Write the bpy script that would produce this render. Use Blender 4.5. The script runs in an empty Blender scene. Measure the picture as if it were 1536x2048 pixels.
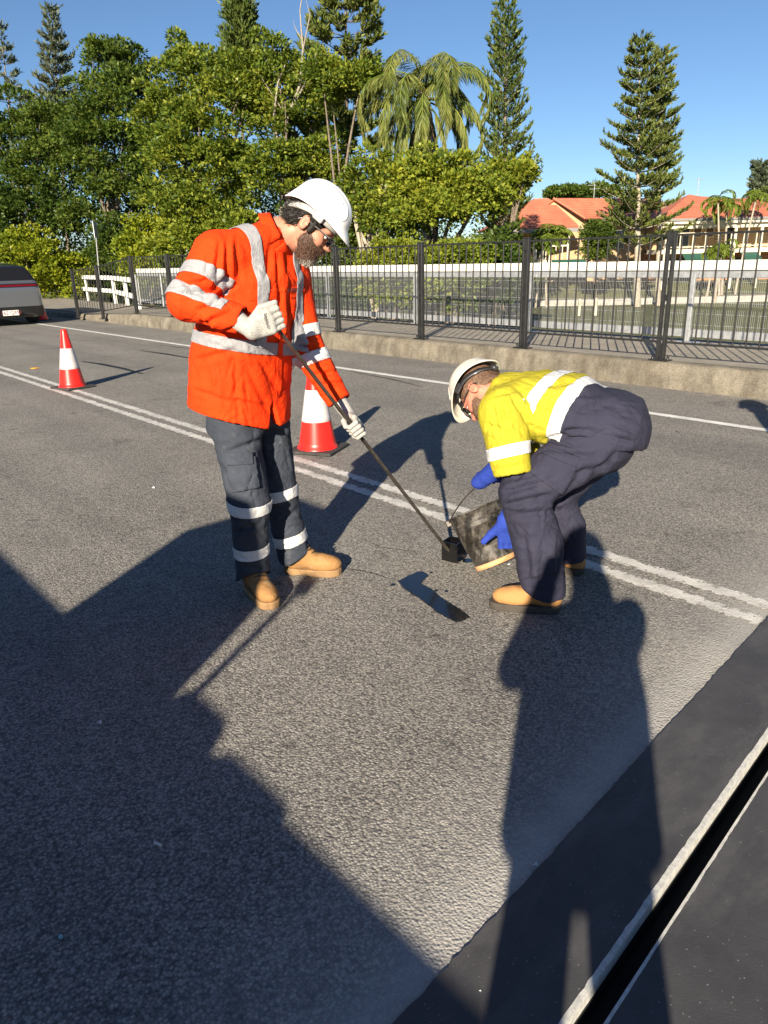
import bpy, bmesh, math, random
import numpy as np
from mathutils import Vector, Matrix

# ------------------------------------------------------------------ camera, sky, sun, exposure
random.seed(7); rng = np.random.default_rng(7)
S = bpy.context.scene
COL = S.collection
CAM = np.array([0., 0., 1.5]); FPX = 1460.
_dn = np.array([102., 4206., FPX]); _dn /= np.linalg.norm(_dn)
_v1 = np.array([-1358., -467., FPX]); _v1 = _v1 - _dn*np.dot(_v1, _dn); _v1 /= np.linalg.norm(_v1)
WX = -_v1; WZ = -_dn; WY = np.cross(WZ, WX)
W3 = np.array([WX, WY, WZ])                     # world = W3 @ camera(right, down, forward)
cd = bpy.data.cameras.new('camera'); cam = bpy.data.objects.new('camera', cd); COL.objects.link(cam)
cd.sensor_fit = 'VERTICAL'; cd.sensor_height = 36.; cd.lens = 36.*FPX/2048.; cd.clip_start = .02; cd.clip_end = 2000
_r, _u, _f = W3@[1, 0, 0], W3@[0, -1, 0], W3@[0, 0, 1]
cam.matrix_world = Matrix(((_r[0], _u[0], -_f[0], CAM[0]), (_r[1], _u[1], -_f[1], CAM[1]), (_r[2], _u[2], -_f[2], CAM[2]), (0, 0, 0, 1)))
S.camera = cam
SUN_EL = math.radians(21.5); SHADOW_AZ = math.radians(123.5)
SD = np.array([math.cos(SHADOW_AZ), math.sin(SHADOW_AZ), 0.])     # the way shadows fall
tosun = np.array([-SD[0]*math.cos(SUN_EL), -SD[1]*math.cos(SUN_EL), math.sin(SUN_EL)])
wd = bpy.data.worlds.new('World'); S.world = wd; wd.use_nodes = True
nt = wd.node_tree; sky = nt.nodes.new('ShaderNodeTexSky'); sky.sky_type = 'NISHITA'; sky.sun_disc = False
sky.sun_elevation = SUN_EL; sky.sun_rotation = math.atan2(tosun[0], tosun[1])
sky.air_density = 1.0; sky.dust_density = .0; sky.ozone_density = 4.6; sky.altitude = 1200
nt.links.new(sky.outputs[0], nt.nodes['Background'].inputs[0]); nt.nodes['Background'].inputs[1].default_value = .05
sl = bpy.data.lights.new('sun', 'SUN'); so = bpy.data.objects.new('sun', sl); COL.objects.link(so)
sl.energy = 5.0; sl.angle = math.radians(.53); sl.color = (1, .88, .70)
so.rotation_euler = Vector(tosun).to_track_quat('Z', 'Y').to_euler()
so.location = (30, -30, 40)
S.view_settings.view_transform = 'Standard'; S.view_settings.look = 'None'; S.view_settings.gamma = 1
S.view_settings.exposure = 1.24
S.view_settings.use_curve_mapping = False
S.cycles.use_denoising = True
S.cycles.max_bounces = 6; S.cycles.transparent_max_bounces = 12
S.cycles.sample_clamp_indirect = 6

# ------------------------------------------------------------------ surveying helpers (photo bearing + distance -> a place)
def ray(px, py):
    d = W3@np.array([px-768., py-1024., FPX]); return d/np.linalg.norm(d)
def gnd(px, py, z=0.):
    d = ray(px, py); return CAM+d*((z-CAM[2])/d[2])
def onY(px, py, y):
    d = ray(px, py); return CAM+d*(y/d[1])
HD = np.array([_f[0], _f[1], 0.]); HD /= np.linalg.norm(HD)      # away from the camera, level
RD = np.array([HD[1], -HD[0], 0.])                                # to the right, level
UP = np.array([0., 0., 1.])
def at(px, py, dist):
    d = ray(px, py); return CAM+d*(dist/np.dot(d, HD))
def ppm(dist):                                                    # photo pixels per metre near eye level
    return FPX/(dist*.945)
def unit(v): v = np.asarray(v, float); return v/np.linalg.norm(v)

# ------------------------------------------------------------------ object helpers
def tag(o, label=None, cat=None, group=None, kind=None):
    if label: o['label'] = label
    if cat: o['category'] = cat
    if group: o['group'] = group
    if kind: o['kind'] = kind
    return o
def empty(name, loc=(0, 0, 0)):
    o = bpy.data.objects.new(name, None); COL.objects.link(o); o.location = Vector(loc); o.empty_display_size = .1; return o
def link(name, me, m=None, parent=None):
    o = bpy.data.objects.new(name, me); COL.objects.link(o)
    if m is not None:
        me.materials.clear(); me.materials.append(m)
    if parent is not None:
        o.parent = parent
        o.matrix_parent_inverse = Matrix.Translation(-Vector(abs_loc(parent)))
    return o
def abs_loc(o):
    v = Vector(o.location); p = o.parent
    return v
def mesh_np(name, V, Fq, smooth=False):
    """V (n,3), Fq (m,k) all faces alike"""
    me = bpy.data.meshes.new(name); V = np.asarray(V, np.float32); Fq = np.asarray(Fq, np.int32)
    me.vertices.add(len(V)); me.vertices.foreach_set('co', V.ravel())
    k = Fq.shape[1]; me.loops.add(Fq.size); me.loops.foreach_set('vertex_index', Fq.ravel())
    me.polygons.add(len(Fq)); me.polygons.foreach_set('loop_start', np.arange(len(Fq), dtype=np.int32)*k)
    if smooth: me.polygons.foreach_set('use_smooth', np.ones(len(Fq), bool))
    me.update(calc_edges=True); me.validate(); return me
class MB:
    """collects shapes, builds ONE mesh"""
    def __init__(s): s.v = []; s.f = []; s.sm = []
    def add(s, V, F, smooth=False):
        n = len(s.v); s.v += [tuple(map(float, p)) for p in V]; s.f += [tuple(i+n for i in f) for f in F]; s.sm += [smooth]*len(F); return s
    def box(s, c, size, ax=None, bev=0):
        c = np.asarray(c, float); hx, hy, hz = np.asarray(size, float)/2
        A = np.eye(3) if ax is None else np.asarray(ax, float)
        if bev <= 0:
            V = [c+A[0]*x*hx+A[1]*y*hy+A[2]*z*hz for x in (-1, 1) for y in (-1, 1) for z in (-1, 1)]
            return s.add(V, [(0, 1, 3, 2), (4, 6, 7, 5), (0, 4, 5, 1), (2, 3, 7, 6), (0, 2, 6, 4), (1, 5, 7, 3)])
        V = []; b = bev
        for x in (-1, 1):
            for y in (-1, 1):
                for z in (-1, 1):
                    V += [c+A[0]*x*hx+A[1]*y*(hy-b)+A[2]*z*(hz-b), c+A[0]*x*(hx-b)+A[1]*y*hy+A[2]*z*(hz-b), c+A[0]*x*(hx-b)+A[1]*y*(hy-b)+A[2]*z*hz]
        i = lambda x, y, z, k: ((x*2+y)*2+z)*3+k
        F = []
        F += [(i(0,0,0,0), i(0,0,1,0), i(0,1,1,0), i(0,1,0,0)), (i(1,0,0,0), i(1,1,0,0), i(1,1,1,0), i(1,0,1,0))]
        F += [(i(0,0,0,1), i(1,0,0,1), i(1,0,1,1), i(0,0,1,1)), (i(0,1,0,1), i(0,1,1,1), i(1,1,1,1), i(1,1,0,1))]
        F += [(i(0,0,0,2), i(0,1,0,2), i(1,1,0,2), i(1,0,0,2)), (i(0,0,1,2), i(1,0,1,2), i(1,1,1,2), i(0,1,1,2))]
        for a in (0, 1):
            for b2 in (0, 1):
                F += [(i(a,b2,0,0), i(a,b2,1,0), i(a,b2,1,1), i(a,b2,0,1)), (i(a,0,b2,0), i(a,1,b2,0), i(a,1,b2,2), i(a,0,b2,2)), (i(0,a,b2,1), i(1,a,b2,1), i(1,a,b2,2), i(0,a,b2,2))]
                for z in (0, 1): F.append((i(a,b2,z,0), i(a,b2,z,1), i(a,b2,z,2)))
        return s.add(V, F)
    def tube(s, pts, rad, n=8, caps=True, smooth=True, closed=False):
        P = np.asarray(pts, float); m = len(P); R = np.full(m, rad, float) if np.isscalar(rad) else np.asarray(rad, float)
        T = np.gradient(P, axis=0) if not closed else np.roll(P, -1, 0)-np.roll(P, 1, 0)
        T /= np.linalg.norm(T, axis=1)[:, None]+1e-12
        u = np.cross(T[0], [0, 0, 1.] if abs(T[0][2]) < .9 else [1., 0, 0]); u /= np.linalg.norm(u); V = []
        for k in range(m):
            u = u-T[k]*np.dot(u, T[k]); u /= np.linalg.norm(u)+1e-12; w = np.cross(T[k], u)
            for j in range(n):
                a = 2*math.pi*j/n; V.append(P[k]+(u*math.cos(a)+w*math.sin(a))*R[k])
        F = []
        for k in range(m if closed else m-1):
            k2 = (k+1) % m
            for j in range(n): F.append((k*n+j, k*n+(j+1) % n, k2*n+(j+1) % n, k2*n+j))
        s.add(V, F, smooth)
        if caps and not closed:
            s.add(V[:n], [tuple(range(n-1, -1, -1))]); s.add(V[-n:], [tuple(range(n))])
        return s
    def lathe(s, c, prof, n=24, ax=None, smooth=True, closed=False):
        A = np.eye(3) if ax is None else np.asarray(ax, float); c = np.asarray(c, float); V = []; F = []
        for r, z in prof:
            for j in range(n):
                a = 2*math.pi*j/n; V.append(c+(A[0]*math.cos(a)+A[1]*math.sin(a))*r+A[2]*z)
        m = len(prof)
        for k in range(m-1):
            for j in range(n): F.append((k*n+j, k*n+(j+1) % n, (k+1)*n+(j+1) % n, (k+1)*n+j))
        return s.add(V, F, smooth)
    def grid(s, fn, nu, nv, smooth=True):
        V = [fn(i/nu, j/nv) for i in range(nu+1) for j in range(nv+1)]
        return s.add(V, [(i*(nv+1)+j, (i+1)*(nv+1)+j, (i+1)*(nv+1)+j+1, i*(nv+1)+j+1) for i in range(nu) for j in range(nv)], smooth)
    def mesh(s, name):
        me = bpy.data.meshes.new(name); me.from_pydata(s.v, [], s.f); me.polygons.foreach_set('use_smooth', s.sm); me.update(); return me
    def build(s, name, m, parent=None, fix=True):
        me = s.mesh(name)
        if fix:
            b = bmesh.new(); b.from_mesh(me); bmesh.ops.recalc_face_normals(b, faces=b.faces); b.to_mesh(me); b.free()
        return link(name, me, m, parent)

# ------------------------------------------------------------------ materials
M = {}
def nodes(name):
    m = bpy.data.materials.new(name); m.use_nodes = True; n = m.node_tree
    return m, n, n.nodes['Principled BSDF']
def setp(b, **k):
    names = dict(rough='Roughness', metal='Metallic', spec='Specular IOR Level', coat='Coat Weight', sheen='Sheen Weight', trans='Transmission Weight', sss='Subsurface Weight', alpha='Alpha')
    for q, v in k.items(): b.inputs[names[q]].default_value = v
def noise(n, scale, detail=4, rough=.55, vec=None, dist=0):
    t = n.nodes.new('ShaderNodeTexNoise'); t.inputs['Scale'].default_value = scale; t.inputs['Detail'].default_value = detail
    t.inputs['Roughness'].default_value = rough; t.inputs['Distortion'].default_value = dist
    if vec is not None: n.links.new(vec, t.inputs['Vector'])
    return t
def ramp(n, fac, stops):
    r = n.nodes.new('ShaderNodeValToRGB'); e = r.color_ramp.elements
    while len(e) < len(stops): e.new(.5)
    for el, (p, c) in zip(e, stops):
        el.position = p; el.color = (*c, 1) if len(c) == 3 else c
    n.links.new(fac, r.inputs[0]); return r
def mixc(n, fac, a, b, mode='MIX'):
    x = n.nodes.new('ShaderNodeMix'); x.data_type = 'RGBA'; x.blend_type = mode
    for sock, v in ((x.inputs[0], fac), (x.inputs[6], a), (x.inputs[7], b)):
        if isinstance(v, (int, float)): sock.default_value = v
        elif isinstance(v, tuple): sock.default_value = (*v, 1)
        else: n.links.new(v, sock)
    return x.outputs[2]
def math_(n, op, a, b=None):
    x = n.nodes.new('ShaderNodeMath'); x.operation = op
    for i, v in enumerate((a, b)):
        if v is None: continue
        if isinstance(v, (int, float)): x.inputs[i].default_value = v
        else: n.links.new(v, x.inputs[i])
    return x.outputs[0]
def bump(n, b, h, strength, dist=.01, prev=None):
    x = n.nodes.new('ShaderNodeBump'); x.inputs['Strength'].default_value = strength; x.inputs['Distance'].default_value = dist
    n.links.new(h, x.inputs['Height'])
    if prev is not None: n.links.new(prev, x.inputs['Normal'])
    n.links.new(x.outputs[0], b.inputs['Normal']); return x.outputs[0]
def coord(n, kind='Object'):
    return n.nodes.new('ShaderNodeTexCoord').outputs[kind]
def mapping(n, vec, scale=(1, 1, 1), rot=(0, 0, 0)):
    x = n.nodes.new('ShaderNodeMapping'); x.inputs['Scale'].default_value = scale; x.inputs['Rotation'].default_value = rot
    n.links.new(vec, x.inputs['Vector']); return x.outputs[0]
def pm(name, c1, c2=None, scale=8., rough=.6, bmp=0., bscale=60., bdist=.004, detail=5, lo=.35, hi=.65, **k):
    m, n, b = nodes(name); v = coord(n)
    if c2 is not None:
        t = noise(n, scale, detail, .6, v); r = ramp(n, t.outputs[0], [(lo, c1), (hi, c2)]); n.links.new(r.outputs[0], b.inputs['Base Color'])
    else: b.inputs['Base Color'].default_value = (*c1, 1)
    setp(b, rough=rough, **k)
    if bmp > 0:
        t2 = noise(n, bscale, 4, .6, v); bump(n, b, t2.outputs[0], bmp, bdist)
    M[name] = m; return m
def leafmat(name, stops, trans=.35, rough=.45):
    m, n, b = nodes(name); g = n.nodes.new('ShaderNodeNewGeometry')
    t = noise(n, .55, 2, .5, coord(n)); f = math_(n, 'ADD', math_(n, 'MULTIPLY', g.outputs['Random Per Island'], .42), math_(n, 'MULTIPLY', t.outputs[0], .62))
    r = ramp(n, f, stops); n.links.new(r.outputs[0], b.inputs['Base Color']); setp(b, rough=rough, spec=.22)
    tr = n.nodes.new('ShaderNodeBsdfTranslucent'); n.links.new(mixc(n, 1., r.outputs[0], (1., 1., .45), 'MULTIPLY'), tr.inputs[0])
    mx = n.nodes.new('ShaderNodeMixShader'); mx.inputs[0].default_value = trans
    n.links.new(b.outputs[0], mx.inputs[1]); n.links.new(tr.outputs[0], mx.inputs[2]); n.links.new(mx.outputs[0], n.nodes['Material Output'].inputs[0])
    M[name] = m; return m

# asphalt: pale worn aggregate standing proud of dark binder
def asphalt():
    m, n, b = nodes('asphalt'); v = coord(n)
    vo = n.nodes.new('ShaderNodeTexVoronoi'); vo.inputs['Scale'].default_value = 125; vo.inputs['Randomness'].default_value = 1; n.links.new(v, vo.inputs['Vector'])
    vo2 = n.nodes.new('ShaderNodeTexVoronoi'); vo2.inputs['Scale'].default_value = 46; n.links.new(v, vo2.inputs['Vector'])
    big = noise(n, .9, 5, .6, v); mid = noise(n, 9, 4, .6, v); fine = noise(n, 140, 3, .6, v)
    base = ramp(n, big.outputs[0], [(.25, (.228, .220, .205)), (.55, (.278, .268, .250)), (.8, (.322, .311, .290))]).outputs[0]
    stone = ramp(n, vo.outputs['Color'], [(0, (.42, .42, .43)), (.5, (.95, .94, .91)), (1, (1.6, 1.55, 1.46))]).outputs[0]
    c = mixc(n, 1., base, stone, 'MULTIPLY')
    binder = ramp(n, vo.outputs['Distance'], [(.35, (1, 1, 1)), (.75, (.42, .42, .44))]).outputs[0]
    c = mixc(n, .85, c, binder, 'MULTIPLY')
    pits = ramp(n, mid.outputs[0], [(.26, (.45, .45, .46)), (.36, (1, 1, 1))]).outputs[0]
    c = mixc(n, .8, c, pits, 'MULTIPLY')
    # pale grout dust left beside the joint strip, worn wheel marks
    sep = n.nodes.new('ShaderNodeSeparateXYZ'); n.links.new(v, sep.inputs[0])
    d = math_(n, 'ABSOLUTE', math_(n, 'ADD', math_(n, 'ADD', sep.outputs[0], math_(n, 'MULTIPLY', sep.outputs[1], .093)), .79))
    d = math_(n, 'ADD', d, math_(n, 'MULTIPLY', mid.outputs[0], .10))
    dust = ramp(n, d, [(.06, (1, 1, 1)), (.18, (.4, .4, .4)), (.5, (.0, .0, .0))]).outputs[0]
    c = mixc(n, math_(n, 'MULTIPLY', dust, .75), c, (.42, .405, .375))
    st = noise(n, 2.3, 6, .7, v); stain = ramp(n, st.outputs[0], [(.28, (.60, .60, .62)), (.42, (1, 1, 1)), (.62, (1, 1, 1)), (.74, (1.25, 1.22, 1.17))]).outputs[0]
    c = mixc(n, 1., c, stain, 'MULTIPLY')
    wp = noise(n, 1., 4, .6, mapping(n, v, (.10, 1.5, 1))); c = mixc(n, 1., c, ramp(n, wp.outputs[0], [(.3, (.82, .82, .84)), (.5, (1, 1, 1)), (.7, (1.1, 1.09, 1.07))]).outputs[0], 'MULTIPLY')
    sp_ = noise(n, 5.5, 3, .5, v); c = mixc(n, 1., c, ramp(n, sp_.outputs[0], [(.235, (.45, .45, .46)), (.29, (1, 1, 1))]).outputs[0], 'MULTIPLY')
    n.links.new(c, b.inputs['Base Color']); setp(b, rough=.85, spec=.2)
    h = math_(n, 'ADD', math_(n, 'MULTIPLY', vo.outputs['Distance'], -1.), math_(n, 'MULTIPLY', vo2.outputs['Distance'], -.25))
    h = math_(n, 'ADD', h, math_(n, 'MULTIPLY', fine.outputs[0], .9))
    bump(n, b, h, .5, .0058); M['asphalt'] = m
asphalt()
def paint(name, col, wear, sc):
    m, n, b = nodes(name); v = coord(n); a = noise(n, sc, 6, .72, v); f = noise(n, 150, 3, .6, v)
    sep = n.nodes.new('ShaderNodeSeparateXYZ'); n.links.new(coord(n, 'UV'), sep.inputs[0])
    e = math_(n, 'MULTIPLY', math_(n, 'ABSOLUTE', math_(n, 'SUBTRACT', sep.outputs[1], .5)), .34)
    w = math_(n, 'SUBTRACT', math_(n, 'ADD', math_(n, 'MULTIPLY', a.outputs[0], .8), math_(n, 'MULTIPLY', f.outputs[0], .22)), e)
    k = ramp(n, w, [(wear-.02, (0, 0, 0)), (wear+.02, (1, 1, 1))]).outputs[0]
    dirt = ramp(n, noise(n, 6, 5, .65, v).outputs[0], [(.3, tuple(c*.62 for c in col)), (.6, col)]).outputs[0]
    n.links.new(dirt, b.inputs['Base Color']); setp(b, rough=.7)
    vo = n.nodes.new('ShaderNodeTexVoronoi'); vo.inputs['Scale'].default_value = 105; n.links.new(v, vo.inputs['Vector']); bump(n, b, vo.outputs['Distance'], -.4, .004) if False else bump(n, b, math_(n, 'MULTIPLY', vo.outputs['Distance'], -1.), .55, .005)
    tr = n.nodes.new('ShaderNodeBsdfTransparent'); mx = n.nodes.new('ShaderNodeMixShader'); n.links.new(k, mx.inputs[0]); n.links.new(tr.outputs[0], mx.inputs[1]); n.links.new(b.outputs[0], mx.inputs[2])
    n.links.new(mx.outputs[0], n.nodes['Material Output'].inputs[0]); M[name] = m
paint('line_paint_worn', (.62, .60, .56), .355, 22); paint('line_paint', (.74, .73, .69), .25, 14)
def concrete(name, c1, c2, c3, streak=False):
    m, n, b = nodes(name); v = coord(n); a = noise(n, 3.2, 6, .68, v); f = noise(n, 70, 4, .7, v)
    c = ramp(n, a.outputs[0], [(.32, c1), (.5, c2), (.7, c3)]).outputs[0]
    sp = ramp(n, f.outputs[0], [(.36, (.55, .53, .5)), (.5, (1, 1, 1)), (.68, (1.2, 1.18, 1.15))]).outputs[0]; c = mixc(n, .9, c, sp, 'MULTIPLY')
    if streak:
        s2 = noise(n, 1., 5, .7, mapping(n, v, (5, 5, .8))); c = mixc(n, .8, c, ramp(n, s2.outputs[0], [(.36, (.6, .57, .53)), (.56, (1, 1, 1))]).outputs[0], 'MULTIPLY')
    n.links.new(c, b.inputs['Base Color']); setp(b, rough=.88); bump(n, b, f.outputs[0], .6, .006); M[name] = m
concrete('kerb_concrete', (.10, .088, .068), (.165, .146, .114), (.235, .208, .162), True)
concrete('path_concrete', (.20, .18, .15), (.255, .23, .192), (.31, .28, .235))
concrete('grey_concrete', (.28, .27, .25), (.36, .35, .32), (.45, .44, .40))
# ------------------------------------------------------------------ road, joint, markings, kerb, footpath
JS = -.093                                             # the deck joint runs slightly askew to the road
def jx(c, y): return c+JS*y
def sheet(name, poly, z, m, parent=None, kind='structure', th=0):
    V = [(p[0], p[1], z) for p in poly]; mb = MB(); mb.add(V, [tuple(range(len(V)))])
    o = mb.build(name, m, parent); 
    if o.data.polygons[0].normal.z < 0: o.data.flip_normals()
    if kind and parent is None: o['kind'] = kind
    return o
YN, YK = -9., 8.06
sheet('road', [(-140, YN), (jx(-.487, YN), YN), (jx(-.487, YK), YK), (-140, YK)], 0, M['asphalt'])
sheet('road', [(jx(-.43, YN), YN), (60, YN), (60, YK), (jx(-.43, YK), YK)], 0, M['asphalt'])
# rubber-like black nosing strips either side of the gap
def rubber():
    m, n, b = nodes('joint_binder'); v = coord(n); a = noise(n, 3.5, 6, .7, v); f = noise(n, 260, 3, .6, v); st = noise(n, 2.2, 5, .65, mapping(n, v, (2.2, .7, 1), (0, 0, .5)))
    c = ramp(n, a.outputs[0], [(.3, (.040, .040, .044)), (.6, (.064, .063, .066)), (.8, (.092, .090, .090))]).outputs[0]
    c = mixc(n, ramp(n, st.outputs[0], [(.50, (0, 0, 0)), (.78, (.5, .5, .5))]).outputs[0], c, (.17, .168, .165))
    vo = n.nodes.new('ShaderNodeTexVoronoi'); vo.inputs['Scale'].default_value = 55; n.links.new(v, vo.inputs['Vector'])
    w = noise(n, 5, 2, .5, v); sp = math_(n, 'MULTIPLY', ramp(n, vo.outputs['Distance'], [(.06, (1, 1, 1)), (.13, (0, 0, 0))]).outputs[0], ramp(n, w.outputs[0], [(.40, (0, 0, 0)), (.65, (.8, .8, .8))]).outputs[0])
    c = mixc(n, sp, c, (.3, .3, .29))
    n.links.new(c, b.inputs['Base Color']); setp(b, rough=.62, spec=.4); bump(n, b, f.outputs[0], .35, .0025); M['joint_binder'] = m
rubber()
pm('nosing', (.42, .42, .39), (.62, .61, .57), 60, .8, .5, 200, .002)
pm('void', (.006, .006, .007), None, rough=.8)
def strip(name, c0, c1, z0, z1, m, jag=0., y0=YN, y1=YK, parent=None):
    ys = np.arange(y0, y1+.01, .02 if jag else 1.0); V = []; F = []
    for i, y in enumerate(ys):
        w = jag*(rng.normal()+1.2*math.sin(y*7.3)*math.sin(y*2.1)) if jag else 0
        V += [(jx(c0, y)+w, y, z0), (jx(c0, y)+w, y, z1), (jx(c1, y), y, z1), (jx(c1, y), y, z0)]
    for i in range(len(ys)-1):
        a = i*4
        for k in range(3): F.append((a+k, a+k+1, a+5+k, a+4+k))
    mb = MB(); mb.add(V, F); return mb.build(name, m, parent)
ej = empty('expansion_joint', (jx(-.46, 1.5), 1.5, -.09)); tag(ej, 'black expansion joint strip with pale edged slot crossing the road', 'joint')
strip('binder_strip', -.75, -.5005, .0005, .006, M['joint_binder'], .0016, parent=ej)
strip('binder_strip', -.17, -.4235, .0005, .006, M['joint_binder'], .0016, parent=ej)
strip('nosing', -.500, -.487, -.03, .0065, M['nosing'], .0007, parent=ej)
strip('nosing', -.424, -.4305, -.03, .0065, M['nosing'], .0006, parent=ej)
mb = MB()
for c, zz in ((-.4865, 0), (-.4305, 0)):
    V = []
    for y in (YN, YK): V += [(jx(c, y), y, -.03), (jx(c, y), y, -.12)]
    mb.add(V, [(0, 1, 3, 2)])
mb.add([(jx(-.52, YN), YN, -.09), (jx(-.40, YN), YN, -.09), (jx(-.40, YK), YK, -.09), (jx(-.52, YK), YK, -.09)], [(0, 1, 2, 3)])
mb.build('seal', M['void'], ej)

def marking(name, y0, y1, x0, x1, m, label):
    me = bpy.data.meshes.new(name); xs = np.arange(x0, x1+.01, 2.); V = []; F = []
    for x in xs: V += [(x, y0, .004), (x, y1, .004)]
    F = [(2*i, 2*i+2, 2*i+3, 2*i+1) for i in range(len(xs)-1)]
    me.from_pydata(V, [], F); uv = me.uv_layers.new(name='UVMap')
    for lp in me.loops: uv.data[lp.index].uv = (0, lp.vertex_index % 2)
    o = link(name, me, m); o['kind'] = 'structure'; o['label'] = label; return o
xe = lambda y: jx(-.757, y)
for nm, a, b, mm in (('centre_line', 2.975, 3.075, 'line_paint_worn'), ('centre_line', 3.15, 3.25, 'line_paint_worn'), ('edge_line', 6.60, 6.71, 'line_paint')):
    marking(nm, a, b, -120+xe(b), xe(b), M[mm], 'white painted road line')
    if nm == 'edge_line': marking(nm, a, b, -.1, 39.9, M[mm], 'white painted road line')
# dark sealed cracks running along the far lane
pm('tar', (.018, .018, .019), None, rough=.45)
def ribbon(name, pts, w, z, m, kind='structure'):
    P = np.array([gnd(*p) for p in pts]); V = []; F = []
    T = np.gradient(P[:, :2], axis=0); T /= np.linalg.norm(T, axis=1)[:, None]
    for i, p in enumerate(P):
        nn = np.array([-T[i][1], T[i][0]]); ww = w*(.35 if i in (0, len(P)-1) else rng.uniform(.8, 1.2))
        V += [(*(p[:2]+nn*ww), z), (*(p[:2]-nn*ww), z)]
    F = [(2*i, 2*i+1, 2*i+3, 2*i+2) for i in range(len(P)-1)]
    mb = MB(); mb.add(V, F); o = mb.build(name, m)
    if o.data.polygons[0].normal.z < 0: o.data.flip_normals()
    o['kind'] = kind; return o
for pts, w in (([(163, 723), (200, 728), (245, 737), (285, 748)], .055), ([(280, 701), (330, 708), (400, 720)], .04), ([(316, 690), (350, 694), (400, 700)], .03), ([(700, 743), (780, 758), (845, 774)], .02), ([(690, 1138), (715, 1141), (750, 1148), (782, 1160)], .0035), ([(735, 1085), (760, 1095), (800, 1100), (845, 1108)], .003)):
    ribbon('tar_seam', pts, w, .003, M['tar'])

# kerb / footpath slab: bull-nosed concrete upstand
KZ = .29; YM = 10.15
def kerb_z(x): return KZ if x > -19 else KZ-(min(1, (-19-x)/5.))*.17
mb = MB()
xs = list(np.arange(-140, -24, 8.))+list(np.arange(-24, 60.1, 1.))
prof = [(8.06, -.05), (8.075, .0), (8.10, -.05), (8.115, -.02), (8.145, -.004), (8.20, 0), (8.28, .001)]
V = []; F = []
for x in xs:
    kz = kerb_z(x); dy = .012*math.sin(x*1.7)+.008*math.sin(x*5.1)
    for k, (y, dz) in enumerate(prof):
        z = -.02 if k == 0 else (kz*.45 if k == 1 else kz+dz); V.append((x, y+dy*(k < 4), z))
n_ = len(prof)
F = [(i*n_+k, i*n_+k+1, (i+1)*n_+k+1, (i+1)*n_+k) for i in range(len(xs)-1) for k in range(n_-1)]
mb.add(V, F, True); o = mb.build('kerb', M['kerb_concrete']); tag(o, kind='structure')
V = []; F = []
slabs = np.arange(-140, 60.1, 2.)
mbp = MB(); K0 = None
for i, x in enumerate(slabs[:-1]):
    if -30 < x < 4:
        z0, z1 = kerb_z(x)-.003, kerb_z(x+2)-.003
        b_ = MB(); g = .006; b_.add([(x+g, 8.285, z0), (x+2-g, 8.285, z1), (x+2-g, 10.6, z1), (x+g, 10.6, z0), (x+g, 8.285, z0-.1), (x+2-g, 8.285, z1-.1), (x+2-g, 10.6, z1-.1), (x+g, 10.6, z0-.1)],
            [(0, 1, 2, 3), (0, 4, 5, 1), (1, 5, 6, 2), (2, 6, 7, 3), (3, 7, 4, 0)])
        if K0 is None: K0 = sheet('footpath', [(-140, 8.2), (60, 8.2), (60, 10.62), (-140, 10.62)], .0, M['grey_concrete'])
        b_.build('paving_slab', M['path_concrete'], K0)
mb = MB(); mb.add([(4, 8.28, KZ-.003), (60, 8.28, KZ-.003), (60, 10.6, KZ-.003), (4, 10.6, KZ-.003)], [(0, 1, 2, 3)]); mb.build('paving_slab', M['path_concrete'], K0)
mb = MB(); mb.add([(-140, 8.28, .117), (-30, 8.28, .117), (-30, 10.6, .117), (-140, 10.6, .117)], [(0, 1, 2, 3)]); mb.build('paving_slab', M['path_concrete'], K0)

# ------------------------------------------------------------------ black pedestrian fence (bars built one by one)
pm('black_steel', (.012, .012, .013), (.022, .021, .02), 9, .42, .15, 90, .002, spec=.45)
pm('galvanised', (.34, .35, .36), (.48, .49, .50), 14, .42, .1, 120, .002, metal=.55)
pm('cream_rail', (.70, .67, .57), (.80, .77, .68), 4, .5)
RAILING = tag(empty('pedestrian_railing', (-8.4, 8.21, KZ)), 'black steel barred railing on the kerb beside the footpath', 'railing')
def piece(name, c, size, A, m, parent, bev=0):
    mb = MB(); mb.box(c, size, A, bev); return mb.build(name, m, parent)
def post_at(p, zt, ax):
    r, f = np.array(ax), np.array([-ax[1], ax[0], 0]); m = M['black_steel']
    p = np.array(p); h = zt-p[2]; A = np.array([r, f, UP])
    t = piece('post', p-r*.036+UP*h/2, (.030, .06, h), A, m, RAILING, .003)
    piece('upright', p+r*.036+UP*h/2, (.030, .06, h), A, m, t, .003)
    for z, s in ((h-.075, .15), (h*.5, .07), (.12, .16)): piece('spacer', p+UP*z, (.040, .052, s), A, m, t)
    piece('cap', p+UP*(h+.004), (.112, .07, .012), A, m, t, .003); piece('base_plate', p+UP*.008, (.24, .13, .014), A, m, t, .003)
    for s in (-1, 1):
        mb = MB(); mb.lathe(p+r*s*.095+UP*.014, [(.0, .045), (.012, .045), (.012, .026), (.017, .025), (.017, 0)], 8); mb.build('bolt', m, t)
bar_me = None
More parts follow.
